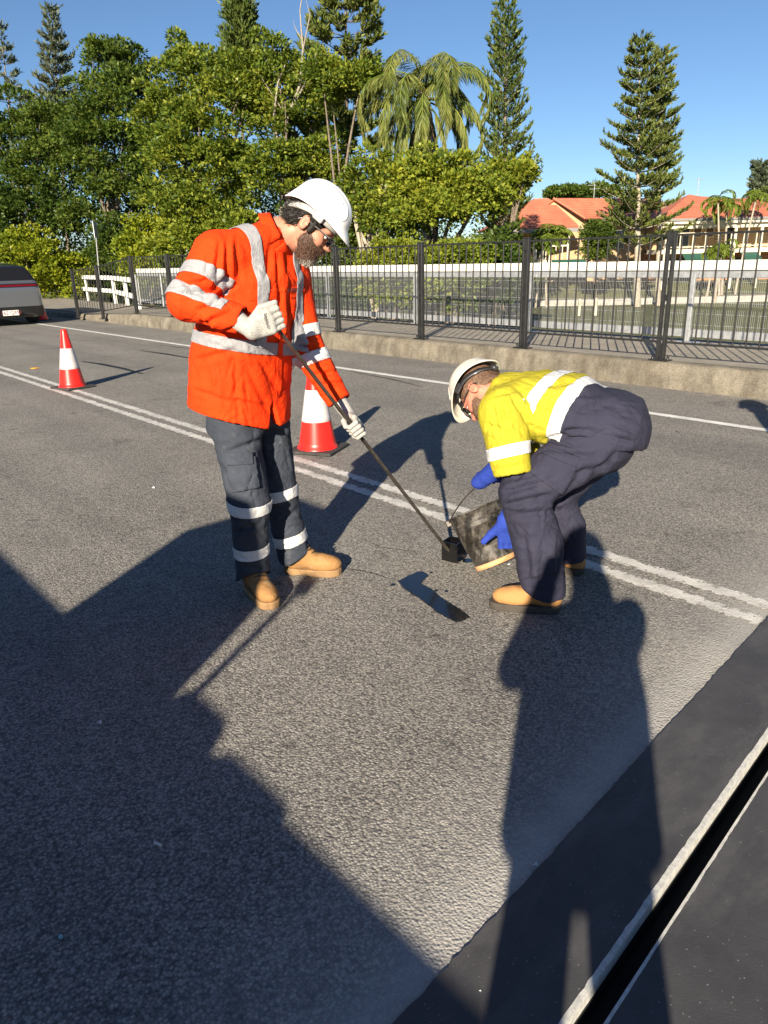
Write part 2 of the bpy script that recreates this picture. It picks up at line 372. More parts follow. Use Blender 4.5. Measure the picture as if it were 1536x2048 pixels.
def panel(p, q, zt0, zt1, zb0, zb1, nb):
    """top rail, bottom rail and every bar, between two posts"""
    global bar_me
    p = np.array(p, float); q = np.array(q, float); d = q-p; d[2] = 0; L = np.linalg.norm(d); d /= L
    f = np.array([-d[1], d[0], 0]); a, b = p+d*.05, q-d*.05; t = None
    for nm, z0, z1, hh in (('top_rail', zt0, zt1, .022), ('bottom_rail', zb0, zb1, .022)):
        A0, B0 = a.copy(), b.copy(); A0[2] = z0; B0[2] = z1; ax = unit(B0-A0)
        o = piece(nm, (A0+B0)/2, (np.linalg.norm(B0-A0), .040, hh), np.array([ax, f, np.cross(ax, f)]), M['black_steel'], RAILING); t = t or o
    if bar_me is None:
        m2 = MB(); m2.tube([(0, 0, 0), (0, 0, 1)], .0098, 8); bar_me = m2.mesh('fence_bar'); bar_me.materials.append(M['black_steel'])
    for i in range(nb):
        k = (i+.5)/nb; c = a+(b-a)*k; z0 = zb0+(zb1-zb0)*k; z1 = zt0+(zt1-zt0)*k
        o = bpy.data.objects.new('bar', bar_me); COL.objects.link(o); o.location = (c[0], c[1], z0); o.scale = (1, 1, z1-z0); o.parent = t
FX = [-.24, -2.32, -4.39, -6.42, -8.42, -10.52, -12.6, -14.75, -16.94, -19.0]
pts = [np.array([x, 8.21, kerb_z(x)]) for x in FX]+[np.array([*gnd(207, 636, .13)[:2], .10]), np.array([*gnd(157, 634, .10)[:2], .07])]
tops = [kerb_z(x)+1.42 for x in FX]+[1.50, 1.42]
for i, (p, zt) in enumerate(zip(pts, tops)):
    q = pts[i+1]-p if i+1 < len(pts) else p-pts[i-1]; post_at(p, zt, unit(np.append(q[:2], 0)))
for i in range(len(pts)-1):
    p, q = pts[i], pts[i+1]; panel(p, q, tops[i]-.035, tops[i+1]-.035, p[2]+.215, q[2]+.215, 14 if i < 9 else 10)

# ------------------------------------------------------------------ welded mesh parapet with cream cap along the back of the footpath
PARAPET = tag(empty('mesh_parapet', (-10., YM, KZ)), 'cream capped galvanised wire mesh parapet along the back of the footpath', 'parapet')
def mesh_panel(x0, x1):
    t = PARAPET; L = x1-x0; c = (x0+x1)/2
    piece('cap_rail', (c, YM, 1.315), (L-.004, .10, .125), None, M['cream_rail'], t, .008)
    piece('top_beam', (c, YM+.012, 1.205), (L-.006, .05, .095), None, M['galvanised'], t); piece('bottom_beam', (c, YM+.012, .415), (L-.006, .04, .10), None, M['galvanised'], t)
    mb = MB()
    for x in np.arange(x0+.012, x1, .025): mb.box((x, YM, .81), (.0034, .0034, .72))
    for z in (.47, .53, .68, .83, .98, 1.10, 1.155): mb.box((c, YM-.004, z), (L-.01, .0045, .0045))
    o = mb.build('mesh_wires', M['galvanised'], t, False); o['kind'] = 'stuff'
def mesh_post(x):
    t = piece('post', (x-.05, YM-.06, .76), (.075, .05, .90), None, M['galvanised'], PARAPET, .006)
    piece('base_plate', (x-.02, YM-.055, .298), (.30, .12, .02), None, M['galvanised'], t, .004)
MX = [.65, -2.0, -4.98, -7.72, -10.45, -13.2, -15.9, -18.6, -21.3, -23.1]
for i in range(len(MX)-1): mesh_panel(MX[i+1], MX[i])
for x in MX: mesh_post(x)

# ------------------------------------------------------------------ terrain, canal, lawn
def land(x, y):
    p = np.array([x, y, 0]); r, h = p@RD, p@HD
    sg = lambda v: 1/(1+math.exp(min(60, max(-60, v))))
    bank = sg(-(.17*h+.5-r)/1.2); far = sg(-(h-49)/.7)
    left = sg((x+21.5)/1.5)*sg((y-17)/1.5)
    z = -1.62+min(1.2, max(0, h-49)*.22)+.25*bank*(h > 14)
    z = max(z, -1.62+left*1.70)
    if y < 11: z = -1.62+left*1.57 if y > -9.5 else -.15
    return z
gx = sorted(set(list(np.arange(-420, -80, 30.))+list(np.arange(-80, 40, 1.25))+list(np.arange(40, 330, 30.)))); gy = sorted(set(list(np.arange(-260, -10, 30.))+list(np.arange(-10, 75, 1.25))+list(np.arange(75, 430, 30.))))
V = [(x, y, land(x, y)) for x in gx for y in gy]; ny = len(gy)
Fq = [(i*ny+j, (i+1)*ny+j, (i+1)*ny+j+1, i*ny+j+1) for i in range(len(gx)-1) for j in range(ny-1)]
def grassmat():
    m, n, b = nodes('grass'); v = coord(n); a = noise(n, .35, 6, .65, v); f = noise(n, 30, 4, .7, v)
    c = ramp(n, a.outputs[0], [(.3, (.075, .085, .030)), (.55, (.125, .130, .050)), (.75, (.20, .18, .09))]).outputs[0]
    c = mixc(n, .8, c, ramp(n, f.outputs[0], [(.35, (.5, .5, .45)), (.65, (1.3, 1.3, 1.2))]).outputs[0], 'MULTIPLY')
    n.links.new(c, b.inputs['Base Color']); setp(b, rough=.9); bump(n, b, f.outputs[0], .8, .05); M['grass'] = m
grassmat()
o = link('ground', mesh_np('ground', V, Fq, True), M['grass']); o['kind'] = 'structure'
# pale concrete edging and path across the park
def far_pt(px, d, z): p = at(px, 520, d); return np.array([p[0], p[1], z])
mb = MB(); a, b = far_pt(1000, 48, -1.45), far_pt(1900, 48, -1.45); ax = unit(b-a); mb.box((a+b)/2, (np.linalg.norm(b-a), .35, .42), np.array([ax, np.cross(UP, ax), UP])); o = mb.build('retaining_wall', M['grey_concrete']); tag(o, 'low pale concrete edging wall below the far lawn', 'wall')
mb = MB(); mb.box((a+b)/2+HD*.95+UP*.16, (np.linalg.norm(b-a), 1.5, .08), np.array([ax, np.cross(UP, ax), UP])); o = mb.build('far_path', M['path_concrete']); o['kind'] = 'structure'
# white timber fence and the path beyond the railing
pm('white_timber', (.70, .69, .63), (.80, .79, .74), 5, .6, .2, 40, .004)
wf = [(np.array([-38.6, 13.15, .05])), np.array([-34.2, 12.6, .05]), np.array([-29.9, 12.1, .05]), np.array([-26.4, 11.1, .05]), np.array([-23.6, 10.3, .05])]
t = empty('timber_fence', wf[2]); tag(t, 'white two rail timber fence on the grass behind the railing', 'fence')
for i, p in enumerate(wf):
    mb = MB(); mb.box(p+UP*.48, (.13, .10, 1.1), None, .01); mb.build('post', M['white_timber'], t)
for i in range(len(wf)-1):
    for z in (.98, .48):
        a, b = wf[i]+UP*z-np.array([0, .09, 0]), wf[i+1]+UP*z-np.array([0, .09, 0]); ax = unit(b-a)
        if i == 0: a = a-ax*.6
        mb = MB(); mb.box((a+b)/2, (np.linalg.norm(b-a)-.006, .05, .16), np.array([ax, np.cross(UP, ax), UP]), .006); mb.build('rail', M['white_timber'], t)
pp = [gnd(60, 606, .1), gnd(150, 610, .1), gnd(285, 640, .1), gnd(150, 640, .1), gnd(60, 650, .1)]
# footway joining the bridge path
sheet('side_path', [(-60, 9.2), (-21, 8.4), (-20.5, 10.6), (-26, 11.2), (-34, 11.8), (-60, 13.2)], .135, M['path_concrete'])
# street sign seen edge-on
t = empty('sign_post', gnd(203, 600, .12)); b_ = np.array(t.location)
tp = onY(190, 450, b_[1]); mb = MB(); mb.tube([b_, b_+(tp-b_)*1.0], .03, 10); mb.build('pole', M['galvanised'], t)
mb = MB(); c = b_+(tp-b_)*.94; mb.box(c, (.03, .42, .62), np.array([RD, HD, UP]), .004); mb.build('plate', M['galvanised'], t)
tag(t, 'thin grey sign post seen edge-on behind the left railing', 'sign')
# ------------------------------------------------------------------ vegetation
leafmat('leaf_fig', [(.25, (0.051, 0.092, 0.014)), (.5, (0.129, 0.183, 0.025)), (.8, (0.295, 0.305, 0.038))])
leafmat('leaf_dark', [(.25, (0.031, 0.061, 0.012)), (.5, (0.069, 0.115, 0.020)), (.8, (0.165, 0.201, 0.034))])
leafmat('leaf_bright', [(.25, (0.073, 0.121, 0.015)), (.5, (0.176, 0.226, 0.027)), (.8, (0.334, 0.340, 0.038))])
leafmat('leaf_yellow', [(.2, (0.077, 0.132, 0.014)), (.5, (0.207, 0.252, 0.019)), (.8, (0.360, 0.358, 0.024))])
leafmat('needle', [(.25, (0.034, 0.067, 0.020)), (.5, (0.083, 0.123, 0.029)), (.8, (0.177, 0.194, 0.043))], .2)
leafmat('needle_olive', [(.25, (0.049, 0.077, 0.018)), (.5, (0.113, 0.145, 0.034)), (.8, (0.210, 0.222, 0.053))], .2)
leafmat('needle_grey', [(.25, (0.048, 0.072, 0.048)), (.5, (0.104, 0.128, 0.080)), (.8, (0.176, 0.192, 0.120))], .2)
leafmat('palm_leaf', [(.25, (0.062, 0.100, 0.025)), (.5, (0.156, 0.190, 0.046)), (.8, (0.312, 0.300, 0.094))], .3)
leafmat('palm_dry', [(.2, (.22, .17, .09)), (.7, (.38, .31, .19))], .3)
leafmat('palm_fresh', [(.25, (0.072, 0.120, 0.018)), (.6, (0.180, 0.240, 0.036)), (.9, (0.300, 0.336, 0.060))], .35)
pm('bark', (.10, .075, .055), (.21, .17, .13), 9, .9, .7, 40, .02)
pm('bark_mid', (.20, .17, .14), (.32, .28, .23), 9, .9, .5, 40, .02); pm('bark_pale', (.26, .22, .17), (.40, .35, .28), 9, .9, .5, 40, .02)

def leaf_mesh(name, C, D, N, L, Wd):
    """one folded leaf (two quads) per row: C base point, D direction, N normal"""
    D = D/np.linalg.norm(D, axis=1)[:, None]; Sd = np.cross(D, N); Sd /= np.linalg.norm(Sd, axis=1)[:, None]+1e-9; Nn = np.cross(Sd, D)
    L = L[:, None]; Wd = Wd[:, None]
    a = C; b = C+D*L*.45+Sd*Wd+Nn*Wd*.35; c = C+D*L; d = C+D*L*.45-Sd*Wd+Nn*Wd*.35
    V = np.stack([a, b, c, d], 1).reshape(-1, 3); k = np.arange(len(C))*4
    return mesh_np(name, V, np.stack([k, k+1, k+2, k+3], 1))
def rand_dirs(n): v = rng.normal(size=(n, 3)); return v/np.linalg.norm(v, axis=1)[:, None]
def tree(name, base, lobes, m, label, cat, group=None, nclump=150, per=130, csize=.42, leaf=(.13, .045), bark='bark', trunk_r=.16, limbs=10, flat=.75, lower=.2, inner=.0):
    """lobes: (centre, radii). Clumps of leaves sit on and in the lobes; limbs reach some of them."""
    base = np.asarray(base, float); t = empty(name, base); vol = np.array([np.prod(r)**(2/3) for _, r in lobes]); CC = []
    for (c, r), k in zip(lobes, np.maximum(6, (nclump*(.72 if name == 'fig_tree' else 1)*vol/vol.sum())).astype(int)):
        d = rand_dirs(k); d[:, 2] = np.where(d[:, 2] < -.5, -d[:, 2]*.4, d[:, 2]) if name != 'shrub' else d[:, 2]
        rad = rng.uniform(.3, 1.0, k)**.45*rng.uniform(.78, 1.2, k); CC.append(np.asarray(c)+d*rad[:, None]*np.asarray(r))
    CC = np.concatenate(CC); n = len(CC); mid = np.mean([c for c, _ in lobes], axis=0)
    sz = csize*rng.uniform(.4, 1.5, n)
    idx = np.repeat(np.arange(n), per); q = rand_dirs(len(idx)); q[:, 2] = np.abs(q[:, 2])*1.1-.45
    rr = rng.uniform(.25, 1, len(idx))**.5
    P = CC[idx]+q*(sz[idx]*rr)[:, None]*np.array([1, 1, flat])
    out = unit_rows(q+.35*unit_rows(CC[idx]-mid)); D = unit_rows(out+rand_dirs(len(idx))*.75+np.array([0, 0, .15])); N = unit_rows(rand_dirs(len(idx))+np.array([0, 0, 1.1])+out*.5)
    Ls = leaf[0]*rng.uniform(.45, 1.45, len(idx))*rng.uniform(.75, 1.25, n)[idx]; Ws = leaf[1]*rng.uniform(.7, 1.3, len(idx))
    link('crown', leaf_mesh('crown', P, D, N, Ls, Ws), M[m], t)
    mb = MB(); top = base+(mid-base)*.55; top[2] = base[2]+max(.3, (mid[2]-base[2])*.6); k = 7
    sway = rng.normal(size=2)*.12
    tr = [base+(top-base)*(i/k)+np.array([math.sin(i*1.1)*sway[0], math.sin(i*.9)*sway[1], 0])*(0 < i < k) for i in range(k+1)]; tr[0] = tr[0]-UP*.3
    mb.tube(tr, np.linspace(trunk_r*1.35, trunk_r*.6, k+1), 9)
    for j in rng.choice(n, min(limbs, n), replace=False):
        s = tr[rng.integers(3, k+1)]; e = CC[j]; mdl = (s+e)/2+np.array([*rng.normal(size=2)*.15, .25*np.linalg.norm(e-s)*.4])
        pts_ = [s*(1-u)**2+2*mdl*u*(1-u)+e*u*u for u in np.linspace(0, 1, 7)]; mb.tube(pts_, np.linspace(trunk_r*.5, .018, 7), 6)
    mb.build('trunk', M[bark], t, False); tag(t, label, cat, group); return t
def unit_rows(v): return v/(np.linalg.norm(v, axis=1)[:, None]+1e-9)
def gz(p): return land(p[0], p[1])
def lobe(px, py, rx, ry, d, deep=1.0):
    c = at(px, py, d); k = 1/ppm(d); return (c, np.array([rx*k*abs(RD[0])+rx*k*.45, rx*k*abs(RD[1])*deep*.6+rx*k*.45, ry*k]))
def foot(px, d): p = at(px, 520, d); return np.array([p[0], p[1], gz(p)])
G1 = 'broadleaf trees along the left bank'
tree('fig_tree', foot(60, 38.8), [lobe(30, 290, 100, 110, 38.8), lobe(120, 320, 90, 120, 38.8), lobe(30, 410, 110, 70, 37.5), lobe(140, 440, 90, 50, 37.5)], 'leaf_dark', 'dark dense broadleaf tree at the left picture edge, above the car', 'tree', G1, 330, 130, .68, (.16, .055))
tree('fig_tree', foot(215, 37.5), [lobe(222, 120, 52, 45, 37.5), lobe(240, 190, 82, 70, 37.5), lobe(215, 290, 105, 90, 36.9), lobe(250, 390, 80, 70, 36.2)], 'leaf_dark', 'tall round topped broadleaf tree rising to the left of the white helmet', 'tree', G1, 330, 130, .62, (.16, .055))
tree('fig_tree', foot(400, 32.4), [lobe(388, 135, 52, 55, 33.6), lobe(350, 250, 75, 100, 33.0), lobe(450, 210, 105, 95, 33.0), lobe(400, 330, 120, 80, 31.8), lobe(390, 420, 110, 55, 31.2)], 'leaf_fig', 'large yellow-green broadleaf tree directly behind the orange shirted worker\'s shoulder', 'tree', G1, 420, 140, .6, (.155, .052))
tree('fig_tree', foot(575, 31.0), [lobe(545, 170, 70, 80, 32.8), lobe(590, 260, 80, 90, 32.2), lobe(560, 350, 80, 60, 31.0), lobe(640, 350, 60, 60, 31.0)], 'leaf_fig', 'leafy green tree just above the white helmet', 'tree', G1, 270, 140, .55, (.15, .05), limbs=22)
tree('fig_tree', foot(690, 29), [lobe(700, 175, 68, 48, 29.5), lobe(655, 150, 35, 40, 29.5)], 'leaf_fig', 'flat topped leafy crown in front of the sparse tall pine', 'tree', G1, 150, 120, .42, trunk_r=.12, limbs=3)
tree('fig_tree', foot(860, 23.5), [lobe(830, 370, 70, 52, 23.5), lobe(900, 375, 75, 55, 23), lobe(950, 410, 60, 45, 23), lobe(860, 425, 90, 40, 22.5)], 'leaf_bright', 'low spreading bright green tree under the palm', 'tree', G1, 290, 130, .40, (.12, .042))
tree('fig_tree', foot(750, 23.5), [lobe(745, 355, 50, 45, 24), lobe(725, 420, 55, 50, 24), lobe(770, 450, 40, 40, 23.5)], 'leaf_fig', 'small open tree between the white helmet and the palm', 'tree', G1, 120, 110, .38, (.12, .042), limbs=18, bark='bark_pale')
tree('fig_tree', foot(1020, 26), [lobe(1025, 360, 42, 36, 26), lobe(1000, 395, 35, 28, 26)], 'leaf_bright', 'small bright leafy crown at the foot of the narrow pine, beside the roof', 'tree', G1, 80, 120, .36, trunk_r=.1)
G2 = 'shrubs behind the railing'
for px, py, rx, ry, d, mm, lab in ((60, 528, 80, 62, 35, 'leaf_yellow', 'yellow-green shrub right behind the silver car'), (150, 548, 42, 40, 35, 'leaf_yellow', 'small bright yellow shrub beside the thin sign post'), (10, 480, 70, 80, 36, 'leaf_dark', 'dark shrub above the roof of the silver car'), (240, 515, 60, 75, 35, 'leaf_dark', 'dark green shrub right of the thin sign post'), (300, 505, 60, 65, 31, 'leaf_yellow', 'yellow flecked shrub left of the orange shoulder'), (375, 495, 70, 70, 30, 'leaf_bright', 'bright green shrub behind the orange shoulder'), (470, 495, 65, 70, 30, 'leaf_bright', 'bright green shrub hidden behind the bearded worker\'s back'),
        (795, 545, 75, 68, 21, 'leaf_bright', 'low bright green hedge plant left of the central railing post'), (895, 545, 80, 68, 21, 'leaf_bright', 'low bright green hedge plant right of the central railing post'), (990, 540, 58, 72, 22, 'leaf_dark', 'dark low shrub at the foot of the narrow pine'), (690, 510, 55, 110, 25, 'leaf_dark', 'dark shrub just right of the white helmet'), (600, 520, 65, 100, 25, 'leaf_dark', 'dark shrub hidden behind the white helmet'), (1195, 480, 24, 36, 46, 'leaf_dark', 'dark climber covered bush against the brick gable')):
    tree('shrub', foot(px, d), [lobe(px, py, rx, ry, d)], mm, lab, 'shrub', G2, 130, 110, .32 if d < 29 else .42, (.10, .038) if d < 29 else (.13, .046), trunk_r=.05, limbs=8)
# the massed foliage that closes the gaps low down behind the trees
P_ = []
for px in range(-60, 1010, 22):
    for k in range(5):
        d = rng.uniform(41, 47); P_.append(at(px+rng.uniform(-12, 12), 405+rng.uniform(-85, 150)+(40 if 700 < px else 0), d))
P_ = np.array(P_); idx = np.repeat(np.arange(len(P_)), 170); q = rand_dirs(len(idx)); P2 = P_[idx]+q*(rng.uniform(.2, 1, len(idx))**.5*rng.uniform(.7, 1.3, len(P_))[idx])[:, None]*1.25
o = link('far_thicket', leaf_mesh('far_thicket', P2, unit_rows(q+rand_dirs(len(idx))*.8), unit_rows(rand_dirs(len(idx))+np.array([0, 0, 1.])), .2*rng.uniform(.6, 1.3, len(idx)), .07*rng.uniform(.7, 1.3, len(idx))), M['leaf_dark'])
tag(o, 'dark massed thicket filling the gaps behind the trees', 'thicket', kind='stuff')
# bare dead limbs among the leaves
t = empty('dead_tree', foot(600, 26.5)); mb = MB()
def limb(pix, r0, r1): P = np.array([at(x, y, d) for x, y, d in pix]); mb.tube(P, np.linspace(r0, r1, len(P))*.55, 7)
limb([(560, 500, 32.4), (565, 350, 31.7), (575, 235, 31.4), (600, 170, 31.2), (606, 100, 31.1), (600, 20, 31.0), (608, -30, 31.0)], .16, .02)
limb([(578, 225, 31.4), (612, 165, 31.0), (628, 120, 30.7), (634, 100, 30.7)], .09, .015); limb([(606, 100, 31.1), (620, 30, 30.7), (612, 0, 30.7)], .06, .01); limb([(604, 80, 31.1), (590, 55, 31.2), (586, 40, 31.2)], .04, .008)
limb([(565, 350, 31.7), (548, 230, 31.2), (556, 165, 31.1), (570, 130, 31.1)], .10, .03); limb([(575, 235, 31.4), (545, 190, 31.2), (520, 150, 31.2)], .05, .01); limb([(612, 165, 31.0), (640, 150, 30.7), (660, 120, 30.7)], .03, .007)
mb.build('branches', M['bark_mid'], t, False); tag(t, 'bare pale dead branches sticking up left of the sparse tall pine', 'dead tree')

def pine(name, px, d, top_y, bot_y, halfw, m, label, whorl=.55, per=7, droop=.0, lift=.55, tuft=.30, dens=46, prof=1.0, sparse=False, trunk='bark', needle=(.16, .028), leadx=0, z0=None, group='tall pines behind the trees'):
    """Norfolk type pine: whorls of branches, each carrying upswept plumes of needles"""
    b = foot(px, d); top = at(px+leadx, top_y, d); botz = at(px, bot_y, d)[2]; H = top[2]-botz; k = 1/ppm(d); hw = halfw*k
    t = empty(name, b); mb = MB(); ax = [b-UP*.3+(top-b)*u for u in np.linspace(0, 1, 10)]; mb.tube(ax, np.linspace(.032*H*.5+.06, .02, 10), 8)
    C = []; D = []; z = .15; 
    while z < H*.985:
        u = z/H; # 0 at the tip
        c = top+(b-top)*(z/(top[2]-b[2])); Lb = hw*min(1., (u**prof)*1.05+.02)*rng.uniform(.85, 1.12); nb = per if Lb > .5 else max(4, per-2)
        ph = rng.uniform(0, 6.28)
        for i in range(nb):
            if sparse and rng.random() < .12: continue
            a = ph+6.283*i/nb+rng.normal()*.12; L_ = Lb*rng.uniform(.55, 1.18); o = np.array([math.cos(a), math.sin(a), 0])
            n_ = 6; pts_ = [c+o*L_*s+UP*L_*(lift*s*s*.8-droop*s) for s in np.linspace(0, 1, n_)]
            mb.tube(pts_, np.linspace(.012*L_+.008, .008, n_), 4, False)
            for s in np.arange(.28 if not sparse else .5, 1.02, max(.07, .22/max(L_, .3))):
                p = c+o*L_*s+UP*L_*(lift*s*s*.8-droop*s); T = unit(o+UP*(1.6*lift*s-droop)); sd = np.cross(T, UP)
                for side in ((-1, 1) if s < .95 else (0,)):
                    ln = tuft*(1.15-.5*s)*rng.uniform(.7, 1.2); dd = unit(T*.8+sd*side*.75+UP*.55)
                    q = max(3, int(dens*ln)); sv = rng.uniform(0, 1, q); C.append(p+dd*ln*sv[:, None]*1.2); D.append(unit_rows(dd[None]+rand_dirs(q)*.75+UP*.2))
        z += whorl*rng.uniform(.85, 1.15)*(.55+.45*u)
    C = np.concatenate(C); D = np.concatenate(D); n = len(C)
    link('foliage', leaf_mesh('foliage', C, D, rand_dirs(n), needle[0]*rng.uniform(.6, 1.3, n), needle[1]*rng.uniform(.8, 1.2, n)), M[m], t)
    mb.build('trunk', M[trunk], t, False); tag(t, label, 'pine tree', group); return t
pine('norfolk_pine', 480, 46, -70, 260, 46, 'needle', 'dense dark pine tip at the top edge above the orange worker', whorl=.75, per=7, lift=.75, tuft=.85, dens=50, needle=(.30, .05))
pine('hoop_pine', 690, 36, -120, 330, 100, 'needle_olive', 'tall sparse pine with tufted branch ends above the white helmet', whorl=.75, per=6, lift=.3, tuft=.55, dens=70, sparse=True, trunk='bark', prof=.55, needle=(.26, .045))
pine('norfolk_pine', 1012, 36, -8, 475, 66, 'needle', 'tall narrow pointed pine right of the palm', whorl=.66, per=6, lift=.75, tuft=.42, dens=46, prof=.62, needle=(.22, .034))
pine('norfolk_pine', 1283, 46, 82, 505, 88, 'needle_olive', 'broad pine standing alone in front of the red roofs', whorl=.9, per=7, lift=.42, tuft=.46, dens=42, prof=.5, leadx=-2, needle=(.26, .042), trunk='bark_pale')
pine('norfolk_pine', 1325, 46.5, 108, 400, 42, 'needle_olive', 'shorter second leader beside the broad lone pine', whorl=.8, per=6, lift=.5, tuft=.5, dens=52, prof=.5, needle=(.26, .042), trunk='bark_pale')
pine('norfolk_pine', 132, 60, 22, 330, 52, 'needle_grey', 'grey-green pine standing against the sky near the left edge', whorl=.95, per=6, lift=.45, tuft=.55, dens=34, prof=.75, needle=(.35, .05), leadx=-30)
pine('norfolk_pine', 50, 60, 55, 330, 60, 'needle_grey', 'thin leaning grey-green pine at the left picture edge', whorl=1.1, per=6, lift=.3, tuft=.5, dens=32, sparse=True, prof=.75, needle=(.35, .05), leadx=-50)
pine('norfolk_pine', 1524, 80, 335, 470, 26, 'needle_grey', 'small distant pine at the right picture edge', whorl=.9, per=6, lift=.4, tuft=.9, dens=40, prof=.6, needle=(.45, .08))
tree('far_tree', foot(1150, 95), [lobe(1125, 390, 32, 14, 95), lobe(1165, 388, 40, 12, 95), lobe(1205, 386, 25, 12, 95)], 'leaf_dark', 'rounded dark tree top behind the red tiled roof', 'tree', None, 130, 90, .9, (.35, .13))

def frond(CD, base, az, elev, L, leaflet, droop, hang, n=46, w=.022, rach=None, curl=1.0):
    o = np.array([math.cos(az), math.sin(az), 0]); P = []; p = np.array(base, float); e = elev
    for i in range(13):
        P.append(p.copy()); p = p+(o*math.cos(e)+UP*math.sin(e))*L/12; e -= droop/12*(1+curl*i/6)
    P = np.array(P); rach.tube(P, np.linspace(.035, .006, 13), 5, False)
    s = np.linspace(.18, 1, n); X = np.stack([np.interp(s*12, np.arange(13), P[:, k]) for k in range(3)], 1); T = np.gradient(X, axis=0); T = unit_rows(T); sd = unit(np.cross(o, UP))
    for side in (-1, 1):
        ln = leaflet*(1-.55*np.abs(s-.45)*1.3)*rng.uniform(.8, 1.15, n); dd = unit_rows(T*.55+sd*side*(1-hang*.75)+np.array([0, 0, -1.])*hang*1.1+rand_dirs(n)*.12)
        CD[0].append(X); CD[1].append(dd); CD[2].append(ln); CD[3].append(np.full(n, w))
        CD[0].append(X+dd*ln[:, None]*.55); CD[1].append(unit_rows(dd+np.array([0, 0, -1.])*(.35+hang*.8))); CD[2].append(ln*.6); CD[3].append(np.full(n, w*.8))
def palm(name, base, crown, nf, L, leaflet, m, label, trunk_r=.16, hang=.6, e0=(-.5, 1.3), droop=1.9, dry=0, w=.022, n=46, group=None, bulge=None):
    t = empty(name, base); base = np.array(base); crown = np.array(crown); mb = MB(); k = 12
    bend = np.cross(UP, RD)*.0+RD*(rng.normal()*.1)
    tr = [base+(crown-base)*(i/k)+bend*math.sin(math.pi*i/k) for i in range(k+1)]; tr[0] = tr[0]-UP*.3; mb.tube(tr, [trunk_r*(1.2-.5*i/k) for i in range(k+1)], 10); mb.build('trunk', M['bark_pale'], t, False)
    groups = {m: ([], [], [], []), 'palm_dry': ([], [], [], [])}; rach = MB()
    for i in range(nf):
        u = (i+.5)/nf; frond(groups[m], crown+UP*rng.uniform(0, .25), i*2.399+rng.normal()*.15, e0[1]+(e0[0]-e0[1])*u, L*rng.uniform(.85, 1.1), leaflet, droop*(.75+.4*(1-u)), hang*(.5+.6*u), n, w, rach)
    for i in range(dry): frond(groups['palm_dry'], crown-UP*.1, rng.uniform(0, 6.28), -1.0, L*rng.uniform(.6, .9), leaflet*.8, .6, .9, n, w, rach)
    for kk, nm in ((m, 'fronds'), ('palm_dry', 'dead_fronds')):
        C = groups[kk]
        if C[0]: A = [np.concatenate(c) for c in C]; link(nm, leaf_mesh(nm, A[0], A[1], rand_dirs(len(A[0]))*.6+UP, A[2], A[3]), M[kk], t)
    rach.build('frond_stems', M['palm_fresh'], t, False)
    if bulge:
        mb = MB()
        for a in np.linspace(0, 6.28, 9)[:-1]: mb.tube([crown-UP*bulge+.16*np.array([math.cos(a), math.sin(a), 0]), crown-UP*bulge*.3+.24*np.array([math.cos(a), math.sin(a), 0]), crown+UP*.3+.12*np.array([math.cos(a), math.sin(a), 0])], [.03, .06, .03], 5)
        mb.build('old_leaf_bases', M['bark_pale'], t, False)
    tag(t, label, 'palm tree', group); return t
cp = at(848, 205, 27); palm('queen_palm', foot(850, 27), cp, 32, 3.3, .62, 'palm_leaf', 'large queen palm with long drooping fronds in the middle of the trees', .17, .8, (-.85, 1.45), 1.75, 6, .016, 120, bulge=1.7)
GP = 'slender palms in front of the two storey house'
for px, d, cx, cy, nf, L, lab in ((1448, 49, 1436, 405, 9, 1.5, 'tallest slender palm before the red roof, crown above the eave'), (1452, 49.5, 1455, 418, 8, 1.3, 'slender palm leaning right with its crown at the eave'), (1478, 50, 1513, 395, 10, 1.5, 'thin trunked palm leaning to the right picture edge'), (1440, 47.5, 1445, 500, 9, 1.3, 'short bushy palm in front of the balcony'), (1420, 48, 1425, 505, 7, 1.0, 'low palm left of the short bushy palm')):
    palm('garden_palm', foot(px, d), at(cx, cy, d), nf, L, .42, 'palm_fresh', lab, .07, .35, (-.1, 1.3), 1.7, 0, .035, 22, GP)
for px, d, cx, cy, lab in ((1098, 47, 1102, 480, 'bushy pale green palm in front of the left house'), (1075, 46, 1080, 505, 'low pale palm frond cluster left of the bushy one'), (815, 23, 820, 470, 'small palm hidden in the hedge under the queen palm')):
    palm('clump_palm', foot(px, d), at(cx, cy, d), 14, 1.5 if d > 30 else .8, .5 if d > 30 else .3, 'palm_fresh', lab, .06, .3, (.5, 1.45), 1.2, 0, .035 if d > 30 else .015, 26, 'bushy palms')

